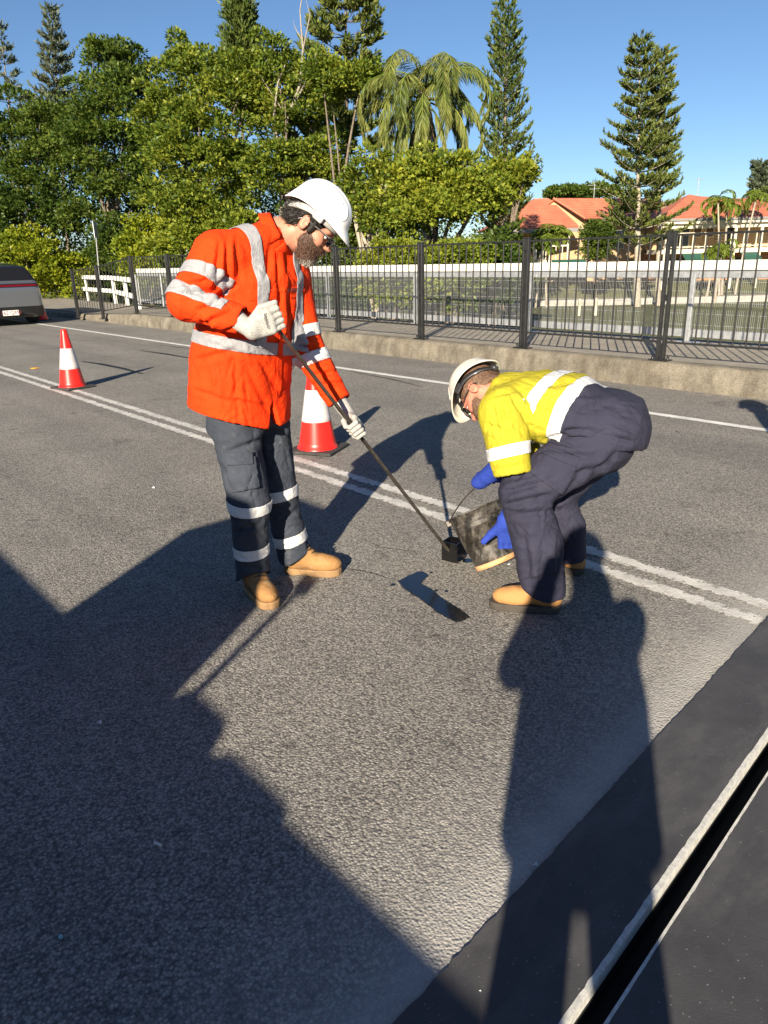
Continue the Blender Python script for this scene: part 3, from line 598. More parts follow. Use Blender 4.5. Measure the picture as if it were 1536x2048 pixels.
# ------------------------------------------------------------------ the red roofed houses across the park
def roofmat():
    m, n, b = nodes('roof_tile'); v = coord(n); a = noise(n, 1.2, 5, .6, v); c = ramp(n, a.outputs[0], [(.3, (.36, .112, .062)), (.6, (.45, .15, .085)), (.8, (.50, .19, .115))]).outputs[0]
    wv = n.nodes.new('ShaderNodeTexWave'); wv.bands_direction = 'Z'; wv.wave_profile = 'SAW'; wv.inputs['Scale'].default_value = 1.9; n.links.new(v, wv.inputs['Vector'])
    bk = ramp(n, wv.outputs[0], [(0, (.55, .5, .5)), (.18, (1, 1, 1))]).outputs[0]; n.links.new(mixc(n, .8, c, bk, 'MULTIPLY'), b.inputs['Base Color']); setp(b, rough=.7); bump(n, b, wv.outputs[0], .6, .06); M['roof_tile'] = m
def brickmat():
    m, n, b = nodes('cream_brick'); v = coord(n); br = n.nodes.new('ShaderNodeTexBrick'); br.inputs['Scale'].default_value = 1.; br.inputs['Brick Width'].default_value = .24; br.inputs['Row Height'].default_value = .086; br.inputs['Mortar Size'].default_value = .012
    br.inputs['Color1'].default_value = (.50, .33, .16, 1); br.inputs['Color2'].default_value = (.42, .26, .12, 1); br.inputs['Mortar'].default_value = (.34, .28, .2, 1)
    sep = n.nodes.new('ShaderNodeSeparateXYZ'); n.links.new(v, sep.inputs[0]); cb = n.nodes.new('ShaderNodeCombineXYZ'); n.links.new(math_(n, 'ADD', sep.outputs[0], sep.outputs[1]), cb.inputs[0]); n.links.new(sep.outputs[2], cb.inputs[1]); n.links.new(cb.outputs[0], br.inputs['Vector'])
    n.links.new(br.outputs[0], b.inputs['Base Color']); setp(b, rough=.85); bump(n, b, br.outputs[1], -.4, .01); M['cream_brick'] = m
roofmat(); brickmat()
pm('trim_cream', (.55, .50, .38), (.63, .58, .46), 3, .6); pm('gutter', (.20, .19, .18), None, rough=.5); pm('green_awning', (.010, .060, .045), (.014, .085, .062), 3, .7); pm('dark_glass', (.012, .015, .018), None, rough=.08); pm('dark_screen', (.05, .03, .02), (.16, .09, .05), 60, .6); pm('red_brick', (.36, .15, .08), (.45, .22, .12), 20, .85)
HA = np.array([RD, HD, UP])
def hp(px, py, d): return at(px, py, d)
def hx(px, d): return (at(px, 470, d)-CAM)@RD
def hz(px, py, d): return at(px, py, d)[2]
def loc(u, h, z): return RD*u+HD*h+UP*z
def hbox(name, u0, u1, h0, h1, z0, z1, m, parent, bev=0):
    mb = MB(); mb.box(loc((u0+u1)/2, (h0+h1)/2, (z0+z1)/2), (u1-u0, h1-h0, z1-z0), HA, bev); return mb.build(name, M[m], parent)
def poly(name, faces, m, parent, th=.08):
    mb = MB(); 
    for f in faces: mb.add(f, [tuple(range(len(f)))])
    o = mb.build(name, M[m], parent); so_ = o.modifiers.new('s', 'SOLIDIFY'); so_.thickness = th; return o
g0 = -1.1
# left unit: hip roof, deep verandah
d1 = 54.; uL, uR = hx(985, d1), hx(1152, d1); ze = hz(1100, 455, d1); zr = hz(1080, 399, d1+4)
t = empty('brick_house', loc((uL+uR)/2, d1+3, g0)); tag(t, 'brick house with hipped red tile roof left of the pale gable wall', 'house', 'red roofed houses across the park')
hbox('wall', uL+.5, uR-1.6, d1+1.8, d1+8, g0, ze, 'cream_brick', t)
ra, rb = loc(hx(1066, d1+4), d1+4, zr), loc(hx(1094, d1+4), d1+4, zr); c = [loc(uL, d1-.5, ze), loc(uR, d1-.5, ze), loc(uR, d1+8.5, ze), loc(uL, d1+8.5, ze)]
rf = poly('roof', [[c[0], c[1], rb, ra], [c[1], c[2], rb], [c[2], c[3], ra, rb], [c[3], c[0], ra]], 'roof_tile', t)
hbox('fascia', uL, uR, d1-.56, d1-.5, ze-.34, ze-.07, 'gutter', t); hbox('soffit', uL, uR, d1-.48, d1+1.7, ze-.30, ze-.24, 'trim_cream', t)
for px in (1022, 1072, 1138): hbox('verandah_post', hx(px, d1)-.07, hx(px, d1)+.07, d1+.0, d1+.14, g0, ze-.3, 'trim_cream', t)
for px0, px1 in ((1045, 1068), (1080, 1105)):
    w = hbox('window', hx(px0, d1), hx(px1, d1), d1+1.72, d1+1.79, ze-2.1, ze-.55, 'trim_cream', t); hbox('pane', hx(px0, d1)+.06, hx(px1, d1)-.06, d1+1.69, d1+1.715, ze-2.04, ze-.61, 'dark_glass', w)
zb = hz(1090, 492, d1); hbox('balustrade', hx(1020, d1), hx(1135, d1), d1-.02, d1+.03, zb-.05, zb+.05, 'trim_cream', t)
for u in np.arange(hx(1022, d1), hx(1134, d1), .45): hbox('baluster', u, u+.05, d1-.01, d1+.02, zb-.95, zb-.05, 'trim_cream', t)
hbox('floor_edge', hx(1020, d1), hx(1135, d1), d1-.06, d1+1.7, zb-1.15, zb-.95, 'trim_cream', t)
aw = poly('awning', [[loc(hx(1105, d1), d1-.1, zb-.95), loc(hx(1172, d1), d1-.1, zb-.95), loc(hx(1180, d1), d1-1.6, zb-2.0), loc(hx(1098, d1), d1-1.6, zb-2.0)]], 'green_awning', t, .03)
# middle unit: gable wall to the viewer, long roof running right
d2 = 56.; ua, uw = hx(1112, d2), hx(1172, d2); za, zw = hz(1114, 398, d2), hz(1172, 440, d2); ub = hx(1345, d2)
t = empty('brick_house', loc((ua+ub)/2, d2+3, g0)); tag(t, 'pale brick gable ended house behind the broad lone pine', 'house', 'red roofed houses across the park')
ul = 2*ua-uw
mb = MB(); fr = [loc(ul-.2, d2+2.2, g0), loc(uw, d2, g0), loc(uw, d2, zw), loc(ua, d2+1., za-.12), loc(ul-.2, d2+2.2, zw)]; mb.add(fr+[p+HD*.25 for p in fr], [(0, 1, 2, 3, 4), (5, 9, 8, 7, 6)]+[(i, (i+1) % 5, 5+(i+1) % 5, 5+i) for i in range(5)]); mb.build('gable_wall', M['cream_brick'], t)
hbox('wall', uw-.05, ub, d2+.05, d2+7, g0, zw-.25, 'cream_brick', t)
rf = poly('roof', [[loc(uw-.25, d2-.55, zw+.02), loc(ub, d2-.55, zw+.02), loc(ub, d2+3.5, za+.05), loc(ua-.1, d2+.9, za+.05)], [loc(ua-.1, d2+.9, za+.05), loc(ub, d2+3.5, za+.05), loc(ub, d2+8, zw), loc(ul-.3, d2+8, zw), loc(ul-.4, d2+2., zw)]], 'roof_tile', t)
mb = MB(); mb.tube([loc(uw-.25, d2-.6, zw+.06), loc(ua-.12, d2+.86, za+.1)], .1, 6); mb.build('barge_capping', M['roof_tile'], t)
mb = MB(); mb.tube([loc(ua-.12, d2+.7, za-.55), loc(uw-.35, d2-.45, zw-.62)], .07, 6); mb.build('flashing', M['trim_cream'], t)
hbox('gutter', uw, ub, d2-.62, d2-.52, zw-.16, zw-.02, 'gutter', t); hbox('fascia', uw, ub, d2-.5, d2-.42, zw-.40, zw-.17, 'trim_cream', t)
for px0, px1 in ((1185, 1215), (1228, 1250)):
    w = hbox('window', hx(px0, d2), hx(px1, d2), d2-.02, d2+.04, zw-2.0, zw-.7, 'trim_cream', t); hbox('pane', hx(px0, d2)+.06, hx(px1, d2)-.06, d2-.045, d2-.021, zw-1.94, zw-.76, 'dark_glass', w)
mb = MB(); a0 = loc(hx(1198, d2), d2+2, za-.4); mb.tube([a0, a0+UP*1.5], .025, 5); mb.tube([a0+UP*1.4-RD*.5, a0+UP*1.4+RD*.5], .02, 5); mb.tube([a0+UP*1.15-RD*.35, a0+UP*1.15+RD*.35], .02, 5); o = mb.build('roof_aerial', M['galvanised'], t)
# right unit: two storeys with a long balcony
d3 = 52.; u0, u1 = hx(1320, d3), hx(1600, d3); ze = hz(1430, 436, d3); zr = hz(1372, 388, d3+4); zf = hz(1430, 497, d3); 
t = empty('brick_house', loc((u0+u1)/2, d3+4, g0)); tag(t, 'two storey brick house with balcony and hipped red roof at the right', 'house', 'red roofed houses across the park')
hbox('upper_wall', u0+.4, u1, d3+2.4, d3+9, zf, ze-.05, 'cream_brick', t); hbox('lower_wall', u0+.3, u1, d3+2.2, d3+9, g0, zf-.2, 'red_brick', t)
p1 = loc(hx(1370, d3+4.5), d3+4.5, zr); p1b = loc(hx(1388, d3+5), d3+5, zr-.35); p2 = loc(hx(1485, d3+5), d3+5, zr-.30)
c = [loc(u0-.3, d3-.4, ze), loc(u1, d3-.4, ze), loc(u1, d3+9.5, ze), loc(u0-.3, d3+9.5, ze)]
poly('roof', [[c[0], c[1], p2, p1b, p1], [c[1], c[2], p2], [c[2], c[3], p1, p1b, p2], [c[3], c[0], p1]], 'roof_tile', t)
hbox('gutter', u0-.3, u1, d3-.5, d3-.4, ze-.15, ze+.0, 'gutter', t); hbox('fascia', u0-.2, u1, d3-.39, d3-.30, ze-.33, ze-.16, 'trim_cream', t); hbox('soffit', u0, u1, d3-.3, d3+2.4, ze-.30, ze-.24, 'trim_cream', t)
hbox('green_beam', u0, u1, d3-.1, d3+.05, ze-.62, ze-.34, 'trim_cream', t)
hbox('balcony_floor', u0, u1, d3-.1, d3+2.3, zf-.28, zf, 'trim_cream', t)
for px in (1333, 1353, 1471, 1523): hbox('balcony_post', hx(px, d3)-.08, hx(px, d3)+.08, d3-.05, d3+.1, g0, ze-.35, 'trim_cream', t)
zq = zf+1.0; hbox('handrail', u0, u1, d3-.06, d3+.0, zq-.04, zq+.04, 'trim_cream', t); hbox('lower_rail', u0, u1, d3-.05, d3-.01, zf+.12, zf+.17, 'trim_cream', t)
for u in np.arange(u0+.5, u1, .85): hbox('baluster', u, u+.06, d3-.055, d3-.005, zf+.02, zq-.04, 'trim_cream', t)
for px0, px1, a, b, mm in ((1338, 1380, .05, 2.0, 'dark_glass'), (1452, 1472, .05, 2.0, 'dark_glass'), (1490, 1498, .05, 2.0, 'dark_glass'), (1386, 1404, .75, 1.95, 'dark_screen'), (1410, 1428, .75, 1.95, 'dark_screen')):
    k = 'screen' if mm == 'dark_screen' else 'door'; w = hbox(k, hx(px0, d3+2.3), hx(px1, d3+2.3), d3+2.33, d3+2.385, zf+a, zf+b, 'trim_cream', t); hbox('pane', hx(px0, d3+2.3)+.07, hx(px1, d3+2.3)-.07, d3+2.30, d3+2.325, zf+a+.07, zf+b-.07, mm, w)
for i in range(8): hbox('louvre', hx(1432, d3+2.3), hx(1447, d3+2.3), d3+2.25, d3+2.37, zf+.5+i*.19, zf+.56+i*.19, 'trim_cream', t)
for px0, px1 in ((1366, 1412), (1484, 1518)): poly('awning', [[loc(hx(px0, d3), d3-.12, zf-.3), loc(hx(px1, d3), d3-.12, zf-.3), loc(hx(px1, d3), d3-.9, zf-.72), loc(hx(px0, d3), d3-.9, zf-.72)]], 'green_awning', t, .03)
for px0, px1 in ((1340, 1420), (1500, 1560)): hbox('window', hx(px0, d3), hx(px1, d3), d3+2.1, d3+2.17, g0+.3, zf-.6, 'dark_glass', t)
mb = MB(); a0 = loc(hx(1386, d3+5), d3+5, zr-.5); mb.tube([a0, a0+UP*1.6], .025, 5); mb.tube([a0+UP*1.5-RD*.3, a0+UP*1.5+RD*.3], .02, 5); mb.build('roof_aerial', M['galvanised'], t)
# small white things on the far lawn by the water
for px, py, d, lab in ((1160, 640, 40, 'white bollard on the low lawn behind the mesh, left one'), (1193, 645, 40, 'white bollard on the low lawn behind the mesh, right one')):
    p = at(px, 600, d); mb = MB(); mb.lathe((p[0], p[1], -1.65), [(.07, 0), (.07, .8), (.09, .82), (.0, .95)], 10); o = mb.build('bollard', M['trim_cream']); tag(o, lab, 'post', 'bollards')
# ------------------------------------------------------------------ sculpting: distance fields turned into smooth meshes
def V3(a): return np.asarray(a, np.float32)
def dcone(P, a, b, ra, rb):
    a = V3(a); b = V3(b); ab = b-a; t = np.clip(((P-a)@ab)/np.float32(ab@ab), 0, 1)
    q = P-a-t[:, None]*ab; return np.sqrt((q*q).sum(1))-(ra+t*(rb-ra))
def dell(P, c, r, A=None):
    p = P-V3(c)
    if A is not None: p = p@V3(A).T
    r = V3(r); k0 = np.sqrt(((p/r)**2).sum(1))+1e-9; k1 = np.sqrt(((p/(r*r))**2).sum(1))+1e-9; return k0*(k0-1)/k1
def dbox(P, c, h, A=None, r=.01):
    p = P-V3(c)
    if A is not None: p = p@V3(A).T
    q = np.abs(p)-(V3(h)-r); return np.sqrt((np.maximum(q, 0)**2).sum(1))+np.minimum(q.max(1), 0)-r
def smin(a, b, k):
    h = np.clip(.5+.5*(b-a)/k, 0, 1); return b+(a-b)*h-k*h*(1-h)
def smax(a, b, k): return -smin(-a, -b, k)
def dstack(P, secs, w=None, n=2.3):
    """secs: (centre, side axis, front axis, half width, half depth) ordered along direction w"""
    w = V3(UP if w is None else w); T = np.array([np.dot(np.asarray(q[0]), w) for q in secs]); o = np.argsort(T); T = T[o]; t = P@w
    it = lambda vals: np.interp(t, T, np.array(vals)[o]).astype(np.float32)
    C = np.stack([it([q[0][k] for q in secs]) for k in range(3)], 1); q = P-C; s = V3(secs[0][1]); f = V3(secs[0][2])
    a = it([q_[3] for q_ in secs]); b = it([q_[4] for q_ in secs]); x = np.abs(q@s); y = np.abs(q@f)
    d = (((x/a)**n+(y/b)**n)**(1/n)-1)*np.minimum(a, b); return smax(d, np.maximum(t-T[-1], T[0]-t), .02)
def text_mesh(name, body, size, m, parent, cc, X_, Y_):
    cu = bpy.data.curves.new(name, 'FONT'); cu.body = body; cu.size = size; cu.extrude = .0003; cu.align_x = 'CENTER'; cu.align_y = 'CENTER'; o = bpy.data.objects.new(name, cu); COL.objects.link(o)
    me = bpy.data.meshes.new_from_object(o.evaluated_get(bpy.context.evaluated_depsgraph_get())); bpy.data.objects.remove(o); V = np.array([v.co for v in me.vertices]); X_ = unit(X_); Y_ = unit(np.asarray(Y_)-X_*np.dot(X_, Y_)); Z_ = np.cross(X_, Y_)
    me.vertices.foreach_set('co', (np.asarray(cc)+V@np.array([X_, Y_, Z_])).astype(np.float32).ravel()); me.update(); return link(name, me, m, parent)
def polygonize(fn, lo, hi, h):
    B = 8; lo = np.asarray(lo, float)-2*h; hi = np.asarray(hi, float)+2*h; nb = np.ceil((hi-lo)/(h*B)).astype(int); n = nb*B
    g = [lo[i]+(np.arange(nb[i])+.5)*B*h-h*.5 for i in range(3)]; C = np.stack(np.meshgrid(*g, indexing='ij'), -1).reshape(-1, 3).astype(np.float32)
    fc = fn(C); act = np.abs(fc) < h*B*.9*1.25+.015
    Fd = np.where(fc < 0, -1., 1.).astype(np.float32).reshape(*nb, 1, 1, 1)*np.ones((1, 1, 1, B, B, B), np.float32); Fd = Fd.reshape(-1, B, B, B)
    o = (np.arange(B)-B/2+.5)*h; off = np.stack(np.meshgrid(o, o, o, indexing='ij'), -1).reshape(-1, 3).astype(np.float32); ids = np.nonzero(act)[0]
    for k in range(0, len(ids), 600):
        ii = ids[k:k+600]; P = (C[ii][:, None]+off[None]).reshape(-1, 3); Fd[ii] = fn(P).reshape(-1, B, B, B)
    Fd = Fd.reshape(*nb, B, B, B).transpose(0, 3, 1, 4, 2, 5).reshape(*n)
    neg = Fd < 0; cnt = np.zeros(np.array(n)-1, np.int8); sl = lambda a, i: slice(i, a-1+i)
    for i in (0, 1):
        for j in (0, 1):
            for k in (0, 1): cnt += neg[sl(n[0], i), sl(n[1], j), sl(n[2], k)]
    mixed = (cnt > 0) & (cnt < 8); cells = np.argwhere(mixed); vid = np.full(mixed.shape, -1, np.int32); vid[mixed] = np.arange(len(cells))
    acc = np.zeros((len(cells), 3)); num = np.zeros(len(cells)); cor = [(i, j, k) for i in (0, 1) for j in (0, 1) for k in (0, 1)]
    val = {c: Fd[cells[:, 0]+c[0], cells[:, 1]+c[1], cells[:, 2]+c[2]] for c in cor}
    for c in cor:
        for ax in range(3):
            if c[ax]: continue
            c2 = list(c); c2[ax] = 1; c2 = tuple(c2); a, b = val[c], val[c2]; m = (a < 0) != (b < 0); t = np.where(m, a/(a-b+1e-12), 0)
            p = np.tile(np.array(c, float), (len(cells), 1)); p[:, ax] += t; acc += p*m[:, None]; num += m
    V = lo+(cells+acc/num[:, None])*h; Q = []
    for ax in range(3):
        a = [slice(None)]*3; b = [slice(None)]*3; a[ax] = slice(0, n[ax]-1); b[ax] = slice(1, n[ax]); ch = neg[tuple(a)] != neg[tuple(b)]
        e = np.argwhere(ch); u, w = (ax+1) % 3, (ax+2) % 3; ok = (e[:, u] > 0) & (e[:, w] > 0) & (e[:, u] < n[u]-1) & (e[:, w] < n[w]-1); e = e[ok]
        def cid(du, dw): q = e.copy(); q[:, u] += du; q[:, w] += dw; return vid[q[:, 0], q[:, 1], q[:, 2]]
        q = np.stack([cid(-1, -1), cid(0, -1), cid(0, 0), cid(-1, 0)], 1); fl = neg[e[:, 0], e[:, 1], e[:, 2]]; q[~fl] = q[~fl][:, ::-1]; Q.append(q)
    return V, np.concatenate(Q)
def vnorm(V, Q):
    fn = np.cross(V[Q[:, 2]]-V[Q[:, 0]], V[Q[:, 3]]-V[Q[:, 1]]); N = np.zeros_like(V)
    for k in range(4): np.add.at(N, Q[:, k], fn)
    return N/(np.linalg.norm(N, axis=1)[:, None]+1e-12)
def relax(V, Q, it=2, lam=.5):
    for _ in range(it):
        S_ = np.zeros_like(V); n = np.zeros(len(V))
        for k in range(4):
            a, b = Q[:, k], Q[:, (k+1) % 4]; np.add.at(S_, a, V[b]); np.add.at(n, a, 1); np.add.at(S_, b, V[a]); np.add.at(n, b, 1)
        V = V+lam*(S_/n[:, None]-V)
    return V
_perm = np.random.default_rng(3).random(4096).astype(np.float32)
def vnoise(P):
    i = np.floor(P).astype(np.int64); f = P-i; f = f*f*(3-2*f); out = 0
    for dx in (0, 1):
        for dy in (0, 1):
            for dz in (0, 1):
                hsh = ((i[:, 0]+dx)*73856093 ^ (i[:, 1]+dy)*19349663 ^ (i[:, 2]+dz)*83492791) & 4095
                out = out+_perm[hsh]*(f[:, 0] if dx else 1-f[:, 0])*(f[:, 1] if dy else 1-f[:, 1])*(f[:, 2] if dz else 1-f[:, 2])
    return out
def ridged(P): return 1-np.abs(2*vnoise(P)-1)
def to_px(V):
    c = (V-CAM)@W3; return np.stack([768+FPX*c[:, 0]/c[:, 2], 1024+FPX*c[:, 1]/c[:, 2]], 1)
def creases(V, N, lst, view=CAM):
    """cloth creases: each a line between two surveyed points, pressed into the side of the cloth that faces them"""
    px = to_px(V); facing = np.clip(((view-V)*N).sum(1)/np.linalg.norm(view-V, axis=1)*3, 0, 1); D = np.zeros(len(V))
    for x0, y0, x1, y1, w, dep in lst:
        a = np.array([x0, y0]); ab = np.array([x1-x0, y1-y0], float); L = np.linalg.norm(ab); ab /= L; q = px-a; t = q@ab/L; dist = np.abs(q[:, 0]*ab[1]-q[:, 1]*ab[0])
        sd = q[:, 0]*ab[1]-q[:, 1]*ab[0]; env = np.clip(np.minimum((t+.12)/.25, (1.12-t)/.35), 0, 1)
        D += env*dep*1.35*(-np.exp(-(sd/w)**2)+.55*np.exp(-((sd-w*1.7)/(w*1.2))**2)+.25*np.exp(-((sd+w*1.7)/(w*1.2))**2))
    return V+N*(D*facing)[:, None]
def rand_creases(n, x0, x1, y0, y1, ang, sd, ln=(20, 60), w=(2.2, 4.), dep=(.002, .005), seed=1):
    g = np.random.default_rng(seed); out = []
    for _ in range(n):
        x, y = g.uniform(x0, x1), g.uniform(y0, y1); a = math.radians(g.normal(ang, sd)); L = g.uniform(*ln)/2; out.append((x-math.cos(a)*L, y-math.sin(a)*L, x+math.cos(a)*L, y+math.sin(a)*L, g.uniform(*w), g.uniform(*dep)*.62))
    return out
def cloth_mesh(name, fn, lo, hi, h, m, parent, cuts=(), folds=(), amp=.006, fscale=9., axis=None, thick=.003, it=2):
    V, Q = polygonize(fn, lo, hi, h); V = relax(V, Q, it, .5); N = vnorm(V, Q)
    if cuts:                                              # open the cloth where it ends (hem, cuff, neck)
        P = V.astype(np.float32); cap = np.zeros(len(V), bool)
        for cf in cuts: cap |= cf(P) > -h*.55
        Q = Q[~cap[Q].all(1)]; used = np.unique(Q); mp = np.full(len(V), -1); mp[used] = np.arange(len(used)); V, N, Q = V[used], N[used], mp[Q]
    if amp:
        A = np.eye(3) if axis is None else np.asarray(axis); L = V@A.T
        d = ridged(L*fscale*np.array([1, 1, .35])+vnoise(V*4)[:, None]*1.2)*.6+ridged(L*fscale*2.1*np.array([.4, 1, 1])+5)*.4; V = V+N*((d-.62)*amp*2)[:, None]
    if folds: V = creases(V, N, folds)
    me = mesh_np(name, V, Q, True); o = link(name, me, m, parent)
    if thick: s = o.modifiers.new('cloth', 'SOLIDIFY'); s.thickness = thick; s.offset = -1
    return o, V, Q
def patch(name, V, Q, planes, m, parent, off=.0025, keep=None, thick=.002):
    """a strip or pocket cut from the cloth below it by planes (point, inward normal) and laid on top of it"""
    sel = np.ones(len(Q), bool); c = V[Q].mean(1)
    if keep is not None: sel &= keep(c.astype(np.float32))
    for p, n in planes: sel &= ((V[Q]-np.asarray(p))@np.asarray(n) > -.001).any(1)
    if not sel.any(): return None
    Qs = Q[sel]; used = np.unique(Qs); mp = np.full(len(V), -1); mp[used] = np.arange(len(used)); N = vnorm(V, Q)
    b = bmesh.new(); vs = [b.verts.new(tuple(v)) for v in (V[used]+N[used]*off)]
    for q in mp[Qs]:
        try: b.faces.new([vs[i] for i in q])
        except ValueError: pass
    for p, n in planes:
        bmesh.ops.bisect_plane(b, geom=b.verts[:]+b.edges[:]+b.faces[:], plane_co=tuple(p), plane_no=tuple(-np.asarray(n)), clear_outer=True, dist=1e-5)
    for f in b.faces: f.smooth = True
    me = bpy.data.meshes.new(name); b.to_mesh(me); b.free(); o = link(name, me, m, parent); s = o.modifiers.new('t', 'SOLIDIFY'); s.thickness = thick; s.offset = 1; return o
def band(name, V, Q, c, n, hw, m, parent, keep=None, extra=(), off=.0025):
    c = np.asarray(c); n = unit(n); return patch(name, V, Q, [(c-n*hw, n), (c+n*hw, -n)]+list(extra), m, parent, off, keep)

# ------------------------------------------------------------------ cloth, skin and kit materials
def fabric(name, c, c2=None, weave=900, dirt=None, rough=.85, sheen=.0):
    m, n, b = nodes(name); v = coord(n); a = noise(n, 7, 5, .6, v); c2 = c2 or tuple(x*.86 for x in c)
    col = ramp(n, a.outputs[0], [(.35, c2), (.6, c)]).outputs[0]
    if dirt: d = noise(n, 11, 6, .7, v); col = mixc(n, ramp(n, d.outputs[0], [(.56, (0, 0, 0)), (.78, (.55, .55, .55))]).outputs[0], col, dirt)
    n.links.new(col, b.inputs['Base Color']); setp(b, rough=rough, spec=.2, sheen=sheen)
    w = noise(n, weave, 2, .5, v); cr = noise(n, 32, 5, .62, v, .6); p = bump(n, b, cr.outputs[0], .6, .014); bump(n, b, w.outputs[0], .12, .001, p); M[name] = m
fabric('orange_cloth', (.82, .048, .003), (.74, .038, .002), dirt=(.64, .05, .008)); fabric('yellow_cloth', (.42, .37, .026), (.37, .32, .022), dirt=(.33, .29, .045)); fabric('navy_cloth', (.031, .031, .053), (.025, .025, .043), dirt=(.048, .048, .066)); fabric('slate_cloth', (.046, .054, .072), (.036, .043, .058), dirt=(.17, .17, .17))
fabric('tape', (.31, .31, .32), (.26, .26, .28), 1400, None, .38); fabric('tape_white', (.62, .62, .62), (.54, .54, .55), 1400, None, .4); fabric('navy_collar', (.035, .035, .06)); fabric('blue_suede', (.026, .055, .34), (.020, .045, .26), 300)
fabric('denim', (.06, .08, .12))
def glovemat():
    m, n, b = nodes('speckled_glove'); v = coord(n); f = noise(n, 420, 2, .5, v); c = ramp(n, f.outputs[0], [(.36, (.10, .10, .10)), (.46, (.36, .35, .32)), (.6, (.46, .44, .41))]).outputs[0]
    n.links.new(c, b.inputs['Base Color']); setp(b, rough=.9, spec=.2); bump(n, b, noise(n, 700, 2, .5, v).outputs[0], .3, .001); M['speckled_glove'] = m
glovemat(); pm('glove_palm', (.50, .49, .46), (.60, .59, .55), 40, .8, .3, 300, .001)
def skinmat(name, c, c2):
    m, n, b = nodes(name); v = coord(n); a = noise(n, 22, 5, .6, v); n.links.new(ramp(n, a.outputs[0], [(.35, c2), (.65, c)]).outputs[0], b.inputs['Base Color']); setp(b, rough=.5, sss=.12, spec=.35); b.inputs['Subsurface Radius'].default_value = (.012, .005, .003)
    bump(n, b, noise(n, 240, 3, .6, v).outputs[0], .18, .0012); M[name] = m
skinmat('skin', (.50, .24, .155), (.44, .19, .12)); skinmat('skin_red', (.56, .22, .15), (.48, .165, .11))
def hairmat(name, c, c2, hi_):
    m, n, b = nodes(name); v = coord(n); a = noise(n, 240, 3, .6, mapping(n, v, (1, 1, .22))); w = noise(n, 30, 3, .6, v); n.links.new(ramp(n, math_(n, 'ADD', math_(n, 'MULTIPLY', a.outputs[0], .65), math_(n, 'MULTIPLY', w.outputs[0], .35)), [(.34, c), (.55, c2), (.72, hi_)]).outputs[0], b.inputs['Base Color']); setp(b, rough=.55, spec=.35)
    bump(n, b, a.outputs[0], .9, .004); M[name] = m
hairmat('hair_dark', (.007, .006, .005), (.014, .011, .010), (.03, .025, .021)); hairmat('beard_hair', (.03, .015, .01), (.085, .045, .03), (.18, .12, .085)); hairmat('beard_grey', (.16, .13, .11), (.34, .31, .27), (.55, .53, .49)); hairmat('hair_brown', (.07, .04, .025), (.17, .10, .065), (.3, .2, .14))
def plastic(name, c, rough=.3, dirt=0.):
    m, n, b = nodes(name); v = coord(n)
    if dirt: n.links.new(ramp(n, noise(n, 14, 6, .7, v).outputs[0], [(.3, tuple(x*(1-dirt) for x in c)), (.55, c)]).outputs[0], b.inputs['Base Color'])
    else: b.inputs['Base Color'].default_value = (*c, 1)
    setp(b, rough=rough, coat=.25); n.links.new(ramp(n, noise(n, 30, 4, .6, v).outputs[0], [(.3, (rough*.8,)*3), (.7, (rough*1.3,)*3)]).outputs[0], b.inputs['Roughness']); M[name] = m
plastic('helmet_white', (.76, .76, .76), .25, .08); plastic('helmet_cream', (.60, .57, .49), .4, .2); plastic('band_grey', (.40, .40, .38), .5); plastic('frame_grey', (.12, .12, .12), .3); plastic('band_black', (.025, .025, .027), .4); plastic('lens', (.010, .010, .011), .06)
m, n, b = nodes('clear_lens'); b.inputs['Base Color'].default_value = (.9, .93, .95, 1); setp(b, rough=.03, trans=1.); b.inputs['IOR'].default_value = 1.05; M['clear_lens'] = m
fabric('boot_leather', (.34, .185, .072), (.25, .13, .05), 300, (.42, .34, .24), .8); fabric('boot_tan', (.40, .21, .08), (.32, .165, .06), 300, (.22, .13, .06), .8); pm('boot_sole', (.30, .18, .08), (.22, .13, .06), 20, .8, .3, 80, .003); pm('boot_sole_dark', (.035, .028, .022), (.06, .05, .04), 20, .8, .3, 80, .003)
pm('lace', (.03, .025, .02), None, rough=.8); pm('ink', (.04, .04, .045), None, rough=.8)

